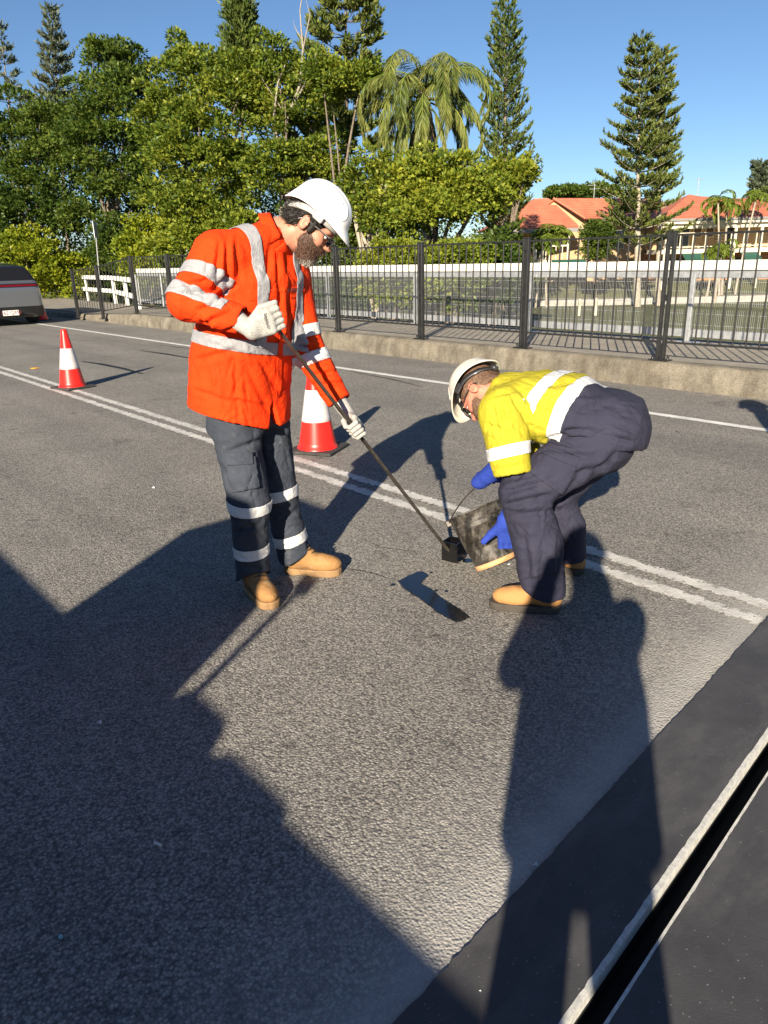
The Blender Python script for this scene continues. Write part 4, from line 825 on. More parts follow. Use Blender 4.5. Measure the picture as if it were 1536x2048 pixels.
def frame(f, u):
    """rows: forward, left, up"""
    f = unit(f); u = unit(np.asarray(u)-f*np.dot(u, f)); return np.array([f, np.cross(u, f), u])
def in_frame(A, o, p): return np.asarray(o)+np.asarray(p, float)@A
def head_fn(o, A, neck_base, nr=.062):
    At = V3(A); oo = V3(o); nb = V3(neck_base); n0 = in_frame(A, o, (-.02, 0, -.045))
    def fn(P):
        p = (P-oo)@At.T
        d = dell(p, (-.008, 0, .045), (.100, .077, .098)); d = smin(d, dell(p, (.035, 0, -.03), (.062, .062, .088)), .03)
        d = smin(d, dell(p, (.048, 0, -.088), (.045, .045, .032)), .03); d = smin(d, dell(p, (.083, 0, .026), (.018, .052, .013)), .018)
        d = smin(d, dcone(p, (.092, 0, .012), (.117, 0, -.026), .009, .0135), .012); d = smin(d, dell(p, (.105, .014, -.030), (.012, .008, .009)), .008); d = smin(d, dell(p, (.105, -.014, -.030), (.012, .008, .009)), .008)
        for s in (-1, 1):
            d = smin(d, dell(p, (.062, s*.04, -.025), (.028, .024, .026)), .02); d = smax(d, -dell(p, (.094, s*.032, .005), (.016, .019, .012)), .012)
            e = dell(p, (-.012, s*.081, -.005), (.021, .010, .033), [[.97, s*.22, 0], [-s*.22, .97, 0], [0, 0, 1]]); e = smax(e, -dell(p, (-.006, s*.091, -.004), (.011, .008, .020)), .006); d = smin(d, e, .006)
        d = smin(d, dell(p, (.094, 0, -.058), (.010, .024, .006)), .006); d = smin(d, dell(p, (.092, 0, -.068), (.010, .021, .006)), .006)
        d = smax(d, -dell(p, (.108, 0, -.0625), (.012, .022, .0018)), .003)
        d = smin(d, dcone(P, n0, nb, nr-.004, nr+.008), .03); return d
    return fn
def helmet(parent, o, A, m, band, L=.131, Wd=.110, Hh=.128, tilt=0., vents=True):
    """hard hat: ribbed dome with peak, rear skirt, harness band and ratchet"""
    F_ = lambda x, y, z: in_frame(A, o, (x, y, z)); mb = MB(); z0 = .040
    def shell(u, v, k=0.):
        a = 2*math.pi*u; ca, sa = math.cos(a), math.sin(a); th = v*math.pi/2
        s = math.sin(th)**.92; rim = max(0, (v-.86)/.14)
        rx = (L+.002)*(1+.02*ca); x = rx*ca*s; y = Wd*sa*s; z = z0+Hh*math.cos(th)**.9 if th < math.pi/2-1e-6 else z0
        if abs(y) < .032 and v < .86: z += .006*math.exp(-(y/.017)**4)*min(1, (.86-v)/.15); 
        side = math.exp(-((abs(sa)-.78)/.16)**2)*math.exp(-((v-.6)/.22)**2); x *= 1-.02*side; y *= 1-.035*side
        peak = max(0, ca)**3; back = max(0, -ca)**3
        x += rim*(peak*.034-back*.012+ca*.006); y += rim*sa*.007; z += rim*(-.012*peak-.032*back+.010*sa*sa) 
        q = 1-k/.14; return F_(x*q-.004, y*q, z-k*.6)
    mb.grid(lambda u, v: shell(u, v), 56, 22); ob = mb.build('hard_hat', M[m], parent)
    b = bmesh.new(); b.from_mesh(ob.data); bmesh.ops.remove_doubles(b, verts=b.verts, dist=1e-5); bmesh.ops.recalc_face_normals(b, faces=b.faces); b.to_mesh(ob.data); b.free()
    s = ob.modifiers.new('t', 'SOLIDIFY'); s.thickness = .0035; s.offset = -1
    mb = MB(); mb.tube([shell(u, 1.) for u in np.linspace(0, 1, 57)[:-1]], .0032, 6, closed=True); mb.build('rim', M[m], ob)
    for s_ in (-1, 1):
        ov = [shell(u_, v_) for u_, v_ in [(.5/2*0+.115*s_+(.0 if s_ > 0 else 1)+.035*math.cos(a_)*s_, .60+.20*math.sin(a_)) for a_ in np.linspace(0, 6.283, 25)[:-1]]]
        mb = MB(); mb.tube(ov, .0022, 5, closed=True); mb.build('moulded_panel', M[m], ob)
    # harness
    mb = MB(); pr = []
    for u in np.linspace(0, 1, 41): a = 2*math.pi*u; ca, sa = math.cos(a), math.sin(a); dip = .045*max(0, -ca)**1.5; pr.append((F_(.116*ca-.006, .096*sa, .052-dip), F_(.118*ca-.006, .098*sa, .026-dip)))
    Vv = [p for q in pr for p in q]; mb.add(Vv, [(2*i, 2*i+2, 2*i+3, 2*i+1) for i in range(40)], True); hb = mb.build('headband', M[band], ob); s = hb.modifiers.new('t', 'SOLIDIFY'); s.thickness = .003
    mb = MB(); Ax = np.array([A[1], A[2], -A[0]]); mb.lathe(F_(-.116, 0, -.006), [(.0, .020), (.017, .020), (.019, .014), (.019, .004), (.016, 0)], 16, Ax); mb.build('ratchet', M['band_black'], ob)
    for s_ in (-1, 1):
        mb = MB(); mb.box(F_(.02, s_*(Wd-.008), .035), (.045, .012, .030), A, .004); mb.build('side_clip', M[band], ob)
    if vents:
        for s_ in (-1, 1):
            for k in range(3): mb = MB(); mb.box(F_(-.03+.03*k, s_*.082, .150-.004*k), (.018, .010, .006), frame(A[0], unit(A[2]+A[1]*s_*.9)), .002); mb.build('vent', M['band_black'], ob)
    return ob
def glasses(parent, o, A, lens_m, frame_m):
    F_ = lambda x, y, z: in_frame(A, o, (x, y, z)); g = None
    mb = MB()
    mb.tube([F_(.104, -.064, .014), F_(.118, -.03, .017), F_(.120, 0, .014), F_(.118, .03, .017), F_(.104, .064, .014)], .0022, 6)
    for s in (-1, 1): mb.tube([F_(.104, s*.064, .014), F_(.05, s*.079, .012), F_(-.02, s*.086, .010), F_(-.04, s*.084, -.01)], .0025, 6)
    g = mb.build('glasses', M[frame_m], parent)
    for s in (-1, 1):
        mb = MB(); mb.grid(lambda u, v: F_(.1185-.016*((2*u-1)*.5+.5)**2-.004*(2*v-1)**2, s*(.008+.056*u), .016-.038*v*(1-.25*(2*u-1)**2)), 8, 6); l = mb.build('lens', M[lens_m], g); q = l.modifiers.new('t', 'SOLIDIFY'); q.thickness = .0015
    return g
def eyes(parent, o, A):
    for s in (-1, 1):
        mb = MB(); c = in_frame(A, o, (.080, s*.032, .006)); mb.lathe(c, [(.011*math.sin(a), .011*math.cos(a)) for a in np.linspace(.02, 3.1, 9)], 12, np.array([A[1], A[2], A[0]])); e = mb.build('eye', M['eye_white'], parent)
        mb = MB(); mb.lathe(c+A[0]*.0105, [(.0055, 0), (.004, .0012), (0, .0014)], 12, np.array([A[1], A[2], A[0]])); mb.build('iris', M['lens'], e)
pm('eye_white', (.7, .68, .66), None, rough=.2)
def hand_grip(c, idx, m_, s=1., thumb='wrap', pole_r=.012, right=True, fr=.0105):
    """fist closed on a bar through c; idx: towards the index finger along the bar, m_: wrist to knuckles"""
    idx = unit(idx); m_ = unit(np.asarray(m_)-idx*np.dot(m_, idx)); n_ = np.cross(m_, idx) if right else np.cross(idx, m_); c = np.asarray(c); g = pole_r+fr
    Lp = lambda a, b, d: c+(m_*a+n_*b+idx*d)*s
    W_ = Lp(-.080, g+.012, -.002); segs = []; pal = []
    for i in range(4):
        k = (1.5-i)*.0215; ln = (.96, 1.08, 1., .82)[i]; r = fr*(1., 1.03, 1., .88)[i]
        K = Lp(.002-.004*abs(i-1), g+.009, k); a = Lp(g*1.1+.012*ln, g*.75, k*1.02); b2 = Lp(g*1.05+.006*ln, -g*.75, k*.98); t_ = Lp(-.004*ln, -g*1.05, k*.95); segs += [(K, a, r*1.12, r*1.02), (a, b2, r*1.02, r*.95), (b2, t_, r*.95, r*.8)]
        pal.append((W_+idx*k*.55*s, K, .0165, .0145))
    if thumb == 'wrap': th = [Lp(-.052, g+.0, .030), Lp(-.02, -g*.5, .046), Lp(.012, -g*1.2, .040)]
    else: th = [Lp(-.055, g+.004, .034), Lp(-.020, g*.6+.003, .056), Lp(.038, g*.5, .054)]
    def fn(P):
        d = None
        for a, b, r0, r1 in pal: q = dcone(P, a, b, r0*s, r1*s); d = q if d is None else smin(d, q, .012*s)
        for a, b, r0, r1 in segs: d = smin(d, dcone(P, a, b, r0*s, r1*s), .0035*s)
        d = smin(d, dcone(P, th[0], th[1], .0155*s, .0125*s), .010*s); d = smin(d, dcone(P, th[1], th[2], .0125*s, .0105*s), .005*s); return d
    return fn, W_, c
def hand_open(w, m_, palm_n, thumb_d, s=1., curl=.25, fr=.0115, tsp=.75):
    m_ = unit(m_); n_ = unit(np.asarray(palm_n)-m_*np.dot(palm_n, m_)); t_ = unit(np.asarray(thumb_d)-m_*np.dot(thumb_d, m_)-n_*np.dot(thumb_d, n_)); w = np.asarray(w); segs = []; pal = []
    for i in range(4):
        k = (1.5-i)*.021; K = w+(m_*.092+t_*k)*s; ln = (.068, .076, .070, .055)[i]; a = K+(m_*.5*ln+n_*.010*curl*2+t_*k*.15)*s; b = a+(m_*.5*ln+n_*.030*curl*2+t_*k*.05)*s
        segs += [(K, a, fr*1.1, fr), (a, b, fr, fr*.85)]; pal.append((w+t_*k*.6*s, K, .017, .0150))
    th = [w+(m_*.030+t_*.028)*s, w+(m_*.062+t_*(.028+.045*tsp)+n_*.012)*s, w+(m_*.092+t_*(.03+.080*tsp)+n_*.016)*s]
    def fn(P):
        d = None
        for a, b, r0, r1 in pal: q = dcone(P, a, b, r0*s, r1*s); d = q if d is None else smin(d, q, .012*s)
        for a, b, r0, r1 in segs: d = smin(d, dcone(P, a, b, r0*s, r1*s), .004*s)
        d = smin(d, dcone(P, th[0], th[1], .019*s, .0155*s), .012*s); return smin(d, dcone(P, th[1], th[2], .0155*s, .012*s), .006*s)
    return fn
def solid(name, fn, c, ext, h, m, parent, it=1):
    c = np.asarray(c); ext = np.asarray(ext)*np.ones(3); V, Q = polygonize(fn, c-ext, c+ext, h); V = relax(V, Q, it, .4); return link(name, mesh_np(name, V, Q, True), m, parent), V, Q
def boot(parent, heel, toe, ankle, m, sole_m, laces=True, L=.295, sh=.150):
    """ankle boot: shaped upper, welted sole with heel block, laces"""
    heel = np.array(heel, float); toe = np.array(toe, float); f = toe-heel; f[2] = 0; f = unit(f); l_ = np.cross(UP, f); o = np.array([heel[0], heel[1], heel[2]]); A = np.array([f, l_, UP]); At = V3(A); oo = V3(o)
    an = (np.asarray(ankle)-o)@A.T
    def fn(P):
        p = (P-oo)@At.T; d = dell(p, (.232, 0, .055), (.073, .050, .043)); d = smin(d, dcone(p, (.19, 0, .058), (.10, 0, .085), .046, .050), .03); d = smin(d, dell(p, (.055, 0, .06), (.058, .041, .055)), .03)
        d = smin(d, dcone(p, (.078, 0, .085), (an[0]*.3+.052, an[1]*.3, sh), .050, .052), .03); d = smin(d, dcone(p, (.14, .0, .10), (.105, 0, sh-.01), .028, .026), .03); d = smin(d, dell(p, (.232, 0, .066), (.054, .045, .028)), .006); d = d+.0022*(ridged(p*np.array([95, 22, 60], np.float32))-.5)*np.clip((p[:, 0]-.08)/.08, 0, 1)*np.clip((.24-p[:, 0])/.05, 0, 1); d = smax(d, -dcone(p, (.185, -.06, .118), (.185, .06, .118), .012, .012), .012)
        d = smax(d, -(p[:, 2]-.030), .006); return smax(d, p[:, 2]-sh-.015, .01)
    ob, V, Q = solid('boot', fn, o+f*.15+UP*.09, (.2, .2, .11), .0055, M[m], parent)
    def outline(u, g):
        x = .005+(L)*u; w = (.036+.012*math.sin(min(1, u*1.15)*math.pi*.5)+.004*math.sin(u*6.28-1.))*(1 if .1 < u < .82 else (math.sqrt(max(0, 1-((.1-u)/.1)**2)) if u <= .1 else math.sqrt(max(0, 1-((u-.82)/.18)**2)))); return x, (w+g)
    mb = MB(); us = np.concatenate([np.linspace(0, .12, 6), np.linspace(.18, .8, 12), np.linspace(.83, 1, 8)]); ring = [(outline(u, .0)[0], max(.004, outline(u, .006)[1])) for u in us]; ring = ring+[(x, -y) for x, y in ring[::-1]]
    def lvl(z, k, arch=False): return [o+A.T@np.array([x+(.004*k if x > .15 else -.003*k), y*(1+.03*k), z+(.012*math.exp(-((x-.115)/.03)**2) if arch else 0)]) for x, y in ring]
    lv = [lvl(.000, 0, True), lvl(.006, .8, True), lvl(.030, 1), lvl(.036, .3)]; n = len(ring); Vv = [p for q in lv for p in q]; Fc = [(k*n+i, k*n+(i+1) % n, (k+1)*n+(i+1) % n, (k+1)*n+i) for k in range(3) for i in range(n)]
    Fc += [tuple(range(n-1, -1, -1)), tuple(range(3*n, 4*n))]; mb.add(Vv, Fc); mb.build('sole', M[sole_m], ob)
    if laces:
        for k in range(3):
            z = .112+.016*k; x = .166-.016*k; mb = MB(); mb.tube([o+A.T@np.array([x, .026, z-.004]), o+A.T@np.array([x+.008, 0, z+.010]), o+A.T@np.array([x-.008, -.026, z+.002])], .0032, 5); mb.build('lace', M['lace'], ob)
        mb = MB(); mb.tube([o+A.T@np.array([.19, .043, .05]), o+A.T@np.array([.172, .034, .088]), o+A.T@np.array([.168, 0, .104]), o+A.T@np.array([.172, -.034, .088]), o+A.T@np.array([.19, -.043, .05])], .0018, 5); mb.build('seam', M['boot_sole'], ob)
    return ob
def body_mesh(name, head, joints, lo, hi, m, h=.007):
    """the figure itself: head, neck, trunk and limbs as one continuous skin"""
    def fn(P):
        d = None
        for a, b, ra, rb in joints: q = dcone(P, a, b, ra, rb); d = q if d is None else smin(d, q, .03)
        return smin(d, head(P), .02)
    V, Q = polygonize(fn, lo, hi, h); V = relax(V, Q, 1, .3); return link(name, mesh_np(name, V, Q, True), m)
def bounds(pts, pad): P = np.array(pts); return P.min(0)-pad, P.max(0)+pad

def strands(name, V, Q, n, ln, wd, flow, m, parent, keep=None, out=.5):
    """short hairs rooted on a surface, combed along flow"""
    C = V[Q].mean(1); N = vnorm(V, Q)[Q[:, 0]]; ok = np.arange(len(C)) if keep is None else np.nonzero(keep(C))[0]; j = rng.choice(ok, n); P = C[j]+N[j]*.0005+rng.normal(size=(n, 3))*.002
    D = unit_rows(N[j]*out+np.asarray(flow)[None]+rand_dirs(n)*.45); return link(name, leaf_mesh(name, P, D, N[j]+rand_dirs(n)*.3, ln*rng.uniform(.6, 1.3, n), np.full(n, wd)), m, parent)
# ------------------------------------------------------------------ the worker in orange
leafmat('beard_strand', [(.25, (.040, .020, .014)), (.55, (.115, .062, .043)), (.9, (.27, .19, .145))], .1); leafmat('grey_strand', [(.25, (.2, .17, .15)), (.8, (.55, .52, .48))], .1); leafmat('dark_strand', [(.25, (.008, .007, .006)), (.8, (.03, .025, .021))], .0); leafmat('brown_strand', [(.25, (.08, .045, .03)), (.8, (.26, .17, .11))], .05)
def worker_orange():
    fr = unit(RD*.79-HD*.62); rt = unit(np.cross(fr, UP))
    J = dict(nk=at(556, 470, 3.27), ch=at(515, 560, 3.26), ws=at(486, 700, 3.29), hm=at(482, 840, 3.29), rs=at(432, 512, 3.09), re=at(374, 602, 2.99), rw=at(482, 640, 2.945), ls=at(575, 545, 3.41), le=at(616, 700, 3.37), lw=at(676, 800, 3.30),
             rh=at(470, 850, 3.22), rk=at(499, 1005, 3.16), ra=at(515, 1150, 3.17), lh=at(538, 850, 3.41), lk=at(560, 985, 3.42), la=at(592, 1112, 3.46))
    bR = (gnd(500, 1172), gnd(556, 1228)); bL = (gnd(568, 1142), gnd(682, 1148))
    for k_, (h0, t0) in (('ra', bR), ('la', bL)): q_ = h0+unit(t0-h0)*.072; J[k_] = np.array([q_[0], q_[1], J[k_][2]])
    hf = unit(RD*.735-HD*.08-UP*.66); HA_ = frame(hf, unit(RD*.6+UP*.8)); ho = at(621, 450, 3.26)
    head = head_fn(ho, HA_, at(545, 478, 3.27)); allp = list(J.values())+[ho]; lo, hi = bounds(allp, .16)
    body = body_mesh('person', head, [(J['nk'], J['ch'], .06, .10), (J['ch'], J['ws'], .115, .12), (J['ws'], at(495, 805, 3.3), .11, .09), (J['nk'], J['rs'], .06, .06), (J['nk'], J['ls'], .06, .06), (J['rs'], J['re'], .055, .042), (J['re'], J['rw'], .042, .030), (J['ls'], J['le'], .055, .042), (J['le'], J['lw'], .042, .030),
        (at(495, 815, 3.31), J['rh'], .08, .065), (J['rh'], J['rk'], .075, .055), (J['rk'], J['ra'], .052, .038), (at(495, 815, 3.31), J['lh'], .08, .065), (J['lh'], J['lk'], .07, .055), (J['lk'], J['la'], .05, .038)], lo, hi, M['skin'])
    tag(body, 'bearded worker in orange reflective shirt and white hard hat, holding a long pole', 'person')
    # trousers
    pel = at(492, 835, 3.31)
    bdir = {'ra': unit(bR[1]-bR[0]), 'la': unit(bL[1]-bL[0])}; hemZ = lambda P, k: .062+.62*np.maximum(0, (P-V3(J[k]))@V3(bdir[k])+.02)
    def trou(P):
        d = dstack(P, [(pel+UP*.10, rt, fr, .175, .130), (pel-UP*.04, rt, fr, .185, .140)])
        for h_, k_, a_, rr in (('rh', 'rk', 'ra', (.108, .090, .078, .085)), ('lh', 'lk', 'la', (.100, .085, .077, .086))):
            mid = (J[k_]+J[a_])/2+fr*-.008; low = np.array([J[a_][0], J[a_][1], .05])
            d = smin(d, dcone(P, J[h_], J[k_], rr[0], rr[1]), .05); d = smin(d, dcone(P, J[k_], mid, rr[1], rr[2]), .02); d = smin(d, dcone(P, mid, low, rr[2], rr[3]), .02)
        for a_ in ('ra', 'la'):
            q = np.sqrt((((P-V3(J[a_]))[:, :2])**2).sum(1)); d = np.where(q < .16, np.maximum(d, hemZ(P, a_)-P[:, 2]), d)
        return d
    cutR = lambda P: np.where(np.sqrt((((P-V3(J['ra']))[:, :2])**2).sum(1)) < .16, hemZ(P, 'ra')-P[:, 2], -1); cutL = lambda P: np.where(np.sqrt((((P-V3(J['la']))[:, :2])**2).sum(1)) < .13, hemZ(P, 'la')-P[:, 2], -1)
    lo, hi = bounds([J[k] for k in ('rh', 'rk', 'ra', 'lh', 'lk', 'la')]+[pel+UP*.1], .2); lo[2] = .02
    folds = [(455, 905, 520, 880, 5, .006), (440, 930, 470, 985, 6, .006), (465, 1040, 520, 1060, 5, .007), (470, 1065, 522, 1045, 5, .006), (478, 1130, 535, 1140, 5, .005), (535, 1010, 590, 1030, 5, .006), (560, 1040, 600, 1015, 5, .005), (560, 1100, 610, 1105, 4, .004), (530, 860, 600, 880, 5, .006), (520, 900, 540, 960, 6, .006)]
    folds += rand_creases(16, 430, 610, 880, 1000, 70, 40, seed=5)+rand_creases(20, 450, 610, 1010, 1110, 10, 30, (15, 45), dep=(.003, .006), seed=6)
    tr, V, Q = cloth_mesh('trousers', trou, lo, hi, .0065, M['slate_cloth'], body, (cutR, cutL), folds, .007, 9.)
    legsel = lambda a, b, r: (lambda c: dcone(c, a, b, r, r) < .0)
    for nm, (k_, a_) in dict(r=('rk', 'ra'), l=('lk', 'la')).items():
        other = 'l' if nm == 'r' else 'r'; mine = legsel(J[nm+'h'], J[k_], .13); mine2 = legsel(J[k_], J[a_]-UP*.05, .11); oth = legsel(J[other+'k'], J[other+'a'], .07)
        ax = unit(J[a_]-J[k_]); kp = lambda c, f=mine, g=mine2, o_=oth, k_=k_, a_=a_, oa=other: (f(c) | g(c)) & (dcone(c, J[k_], J[a_], .0, .0) < dcone(c, J[oa+'k'], J[oa+'a'], .0, .0))
        for px, py in (((487, 1014), (495, 1108)) if nm == 'r' else ((563, 985), (578, 1078))):
            dd = 3.13 if nm == 'r' else 3.40; band('reflective_tape', V, Q, at(px, py, dd), unit(ax+RD*(.06 if py > 1050 else -.02)), .026, M['tape_white'], tr, kp)
    # cargo pocket on the thigh that faces the camera
    pr = lambda x, y: at(x, y, 3.08); vw = unit(CAM-pr(480, 930)); vis = lambda c: ((c-V3(pr(480, 930)))@V3(vw) > -.07) & (c[:, 2] > 0)
    def quad_planes(q):
        c0 = np.mean([pr(*p) for p in q], axis=0); out = []
        for i in range(4):
            a, b = pr(*q[i]), pr(*q[(i+1) % 4]); n_ = np.cross(b-a, vw); n_ = unit(n_); 
            if np.dot(c0-a, n_) < 0: n_ = -n_
            out.append((a, n_))
        return out
    po = patch('cargo_pocket', V, Q, quad_planes([(452, 918), (510, 912), (518, 975), (464, 985)]), M['slate_cloth'], tr, .006, vis, .008); patch('pocket_flap', V, Q, quad_planes([(450, 906), (505, 903), (506, 928), (455, 931)]), M['slate_cloth'], tr, .015, vis, .004)
    # boots
    boot(body, *bR, J['ra'], 'boot_leather', 'boot_sole', sh=.125); boot(body, *bL, J['la'], 'boot_leather', 'boot_sole', sh=.125)
    # shirt
    sh = at(508, 492, 3.27); secs = [(at(532, 468, 3.27), rt, fr, .10, .075), (sh, rt, fr, .185, .110), (J['ch'], rt, fr, .225, .150), (at(498, 640, 3.28), rt, fr, .238, .178), (J['ws'], rt, fr, .243, .185), (at(480, 790, 3.3), rt, fr, .243, .186), (J['hm']-UP*.08, rt, fr, .243, .185)]
    cufR = J['rw']+unit(J['rw']-J['re'])*.005; cufL = J['lw']+unit(J['lw']-J['le'])*.01
    def hemz(P):
        q = P-V3(J['hm']); s_ = (q@V3(rt)); f_ = q@V3(fr); base = at(480, 838, 3.25)[2]; return base+.055*np.clip((s_-.0)/.2, -1, 1)*(s_ > 0)-.035*np.clip(f_/.18, -1, 1)+.0*s_
    def shirt(P):
        d = dstack(P, secs); d = smin(d, dcone(P, J['rs']+fr*.0, at(540, 478, 3.25), .080, .075), .05); d = smin(d, dcone(P, J['ls'], at(548, 478, 3.29), .075, .075), .05); d = smax(d, -(P[:, 2]-hemz(P)), .004)
        a = dcone(P, J['rs'], J['re'], .093, .074); a = smin(a, dcone(P, J['re'], cufR, .074, .054), .02); d = smin(d, a, .045)
        b = dcone(P, J['ls'], J['le'], .092, .070); b = smin(b, dcone(P, J['le'], cufL, .072, .056), .02); d = smin(d, b, .04)
        e1 = (P-V3(cufR))@V3(unit(J['rw']-J['re'])); d = np.where(np.sqrt(((P-V3(cufR))**2).sum(1)) < .12, np.maximum(d, e1), d); e2 = (P-V3(cufL))@V3(unit(J['lw']-J['le'])); d = np.where(np.sqrt(((P-V3(cufL))**2).sum(1)) < .12, np.maximum(d, e2), d)
        nk = ho+(at(545, 470, 3.27)-ho)*.72; d = smax(d, -dcone(P, ho, at(548, 474, 3.27), .06, .068), .006)
        # front vent where the shirt tails part
        g = P-V3(J['hm']+fr*.18); x_ = (g@V3(rt))+.035; zz = P[:, 2]-J['hm'][2]; w_ = np.clip(.045-.30*(zz+.05), 0, .04); v_ = np.maximum(np.abs(x_)-w_, -(g@V3(fr))-.10); v_ = np.maximum(v_, zz-.10); d = np.maximum(d, -v_)
        return d
    cuts = (lambda P: np.where((P[:, 2] < J['ws'][2]-.02) & (np.abs((P-V3(J['hm']))@V3(RD)) < .3) & (((P-V3(J['hm']))**2).sum(1) < .16), hemz(P)-P[:, 2]-.002, -1),
            lambda P: np.where(np.sqrt(((P-V3(cufR))**2).sum(1)) < .09, (P-V3(cufR))@V3(unit(J['rw']-J['re'])), -1), lambda P: np.where(np.sqrt(((P-V3(cufL))**2).sum(1)) < .09, (P-V3(cufL))@V3(unit(J['lw']-J['le'])), -1))
    lo, hi = bounds([J[k] for k in ('rs', 're', 'rw', 'ls', 'le', 'lw', 'hm', 'nk')]+[sh], .22); lo[2] = J['hm'][2]-.13; hi[2] -= .08
    folds = [(440, 485, 432, 560, 5, .010), (455, 475, 452, 580, 6, .009), (470, 480, 478, 560, 6, .006), (432, 600, 470, 570, 5, .009), (425, 580, 455, 545, 5, .008), (360, 555, 395, 590, 6, .008), (345, 575, 420, 560, 5, .009), (350, 585, 430, 582, 5, .010), (395, 620, 440, 605, 5, .009), (405, 650, 470, 620, 6, .009), (420, 672, 488, 650, 5, .008), (400, 640, 420, 660, 5, .008),
             (395, 720, 470, 700, 6, .007), (415, 740, 425, 800, 7, .006), (470, 720, 478, 850, 5, .006), (500, 745, 540, 830, 6, .006), (520, 720, 560, 790, 6, .007), (460, 800, 540, 815, 5, .006), (390, 780, 460, 805, 5, .005), (553, 500, 565, 690, 4, .008), (545, 480, 530, 560, 6, .006), (575, 600, 590, 690, 6, .008), (600, 640, 625, 690, 5, .008), (600, 690, 645, 700, 5, .009), (615, 730, 655, 720, 5, .010), (630, 750, 670, 745, 5, .009), (640, 770, 690, 765, 5, .009), (430, 690, 520, 720, 5, .004)]
    folds += rand_creases(34, 390, 600, 480, 690, 75, 30, seed=1)+rand_creases(26, 385, 575, 710, 850, 85, 25, (25, 80), seed=2)+rand_creases(18, 340, 480, 540, 680, -10, 30, (20, 50), dep=(.002, .0038), seed=3)+rand_creases(16, 595, 690, 620, 800, 10, 30, (15, 40), dep=(.003, .006), seed=4)
    st, V, Q = cloth_mesh('shirt', shirt, lo, hi, .0065, M['orange_cloth'], body, cuts, folds, .006, 8.)
    arm = lambda a, b, r: (lambda c: dcone(c, a, b, r, r) < 0)
    inA = lambda c: (dcone(c, J['rs'], J['re'], 0, 0) < .125) | (dcone(c, J['re'], J['rw'], 0, 0) < .10); tors = lambda c: dstack(c, secs) < .035
    armR = lambda c: (dcone(c, J['rs']+(J['re']-J['rs'])*.25, J['re'], .0, .0) < .115) & (((c-V3(J['ch']))@V3(rt)) > .16); foreR = lambda c: dcone(c, J['re'], cufR, .0, .0) < .10
    torso_only = lambda c: tors(c) & ~((dcone(c, J['rs'], J['re'], .105, .09) < -.0) & (((c-V3(J['ch']))@V3(rt)) > .19)) & ~foreR(c) & ~(dcone(c, J['ls']+(J['le']-J['ls'])*.3, J['le'], .1, .085) < 0)
    bc = at(486, 690, 3.12); bn = unit(UP+RD*.20+HD*.04); T = M['tape']
    band('reflective_tape', V, Q, bc, bn, .026, T, st, lambda c: torso_only(c) & (c[:, 2] < J['ch'][2]-.08))
    for off_, in ((.105,), (-.118,)):
        c0 = J['ch']+rt*off_; band('reflective_tape', V, Q, c0, unit(rt+fr*.02), .026, T, st, lambda c, o_=off_: (np.abs((c-V3(J['ch']))@V3(rt)-o_) < .07) & ~foreR(c), [(bc, bn)], .0045)
    ux = unit(J['re']-J['rs']); band('reflective_tape', V, Q, J['rs']+(J['re']-J['rs'])*.50, unit(ux+RD*.25), .026, T, st, armR); band('reflective_tape', V, Q, J['rs']+(J['re']-J['rs'])*.95, unit(ux+RD*.15), .026, T, st, lambda c: armR(c) | (dcone(c, J['re'], J['re']+(J['rw']-J['re'])*.3, 0, 0) < .12))
    al = lambda c: (dcone(c, J['ls'], J['le'], 0, 0) < .11) & (((c-V3(J['ch']))@V3(rt)) < -.12) | (dcone(c, J['le'], cufL, 0, 0) < .10)
    ux = unit(J['le']-J['ls']); band('reflective_tape', V, Q, at(620, 660, 3.33), ux, .026, M['tape_white'], st, al); band('reflective_tape', V, Q, at(628, 714, 3.33), unit(ux+RD*.1), .026, M['tape_white'], st, al)
    # chest pockets with flaps, front placket
    vw2 = fr
    def qp(cx, cz, w, hgt, sk=0):
        c0 = J['ch']+rt*cx+UP*cz; return [(c0-rt*w, rt), (c0+rt*w, -rt), (c0-UP*hgt, UP), (c0+UP*hgt, -UP)]
    frontsel = lambda c: torso_only(c) & (((c-V3(J['ch']))@V3(fr)) > .02)
    for cx in (.095, -.115): patch('chest_pocket', V, Q, qp(cx, -.115, .058, .055), M['orange_cloth'], st, .001, frontsel, .0015); patch('pocket_flap', V, Q, qp(cx, -.055, .062, .022), M['orange_cloth'], st, .0025, frontsel, .0015)
    patch('placket', V, Q, qp(-.012, -.19, .017, .30), M['orange_cloth'], st, .004, frontsel, .002)
    # collar: two leaves standing round the neck, open at the throat
    nc = at(552, 470, 3.27); nx = unit(at(590, 452, 3.26)-at(540, 478, 3.27)); nf = unit(fr+UP*.1-nx*np.dot(fr+UP*.1, nx)); nl = np.cross(nx, nf)
    for s_ in (-1, 1):
        mb = MB()
        def cf(u, v, s_=s_):
            a = .16+u*(math.pi-.16); r = .074+.006*math.sin(a); base = nc-nx*(.012-.012*math.cos(a))+nf*(math.cos(a)*(r+.012))+s_*nl*(math.sin(a)*r*.98); out = nf*math.cos(a)+s_*nl*math.sin(a)
            tip = max(0, 1-u/.30); h1 = .040
            if v < .4: k = v/.4; return base+nx*h1*k+out*.006*k
            k = (v-.4)/.6; return base+nx*(h1-(.050+.045*tip)*k)+out*(.006+.020*k)+nf*.018*tip*k
        mb.grid(cf, 18, 8); o = mb.build('collar', M['orange_cloth'], st); q = o.modifiers.new('t', 'SOLIDIFY'); q.thickness = .003
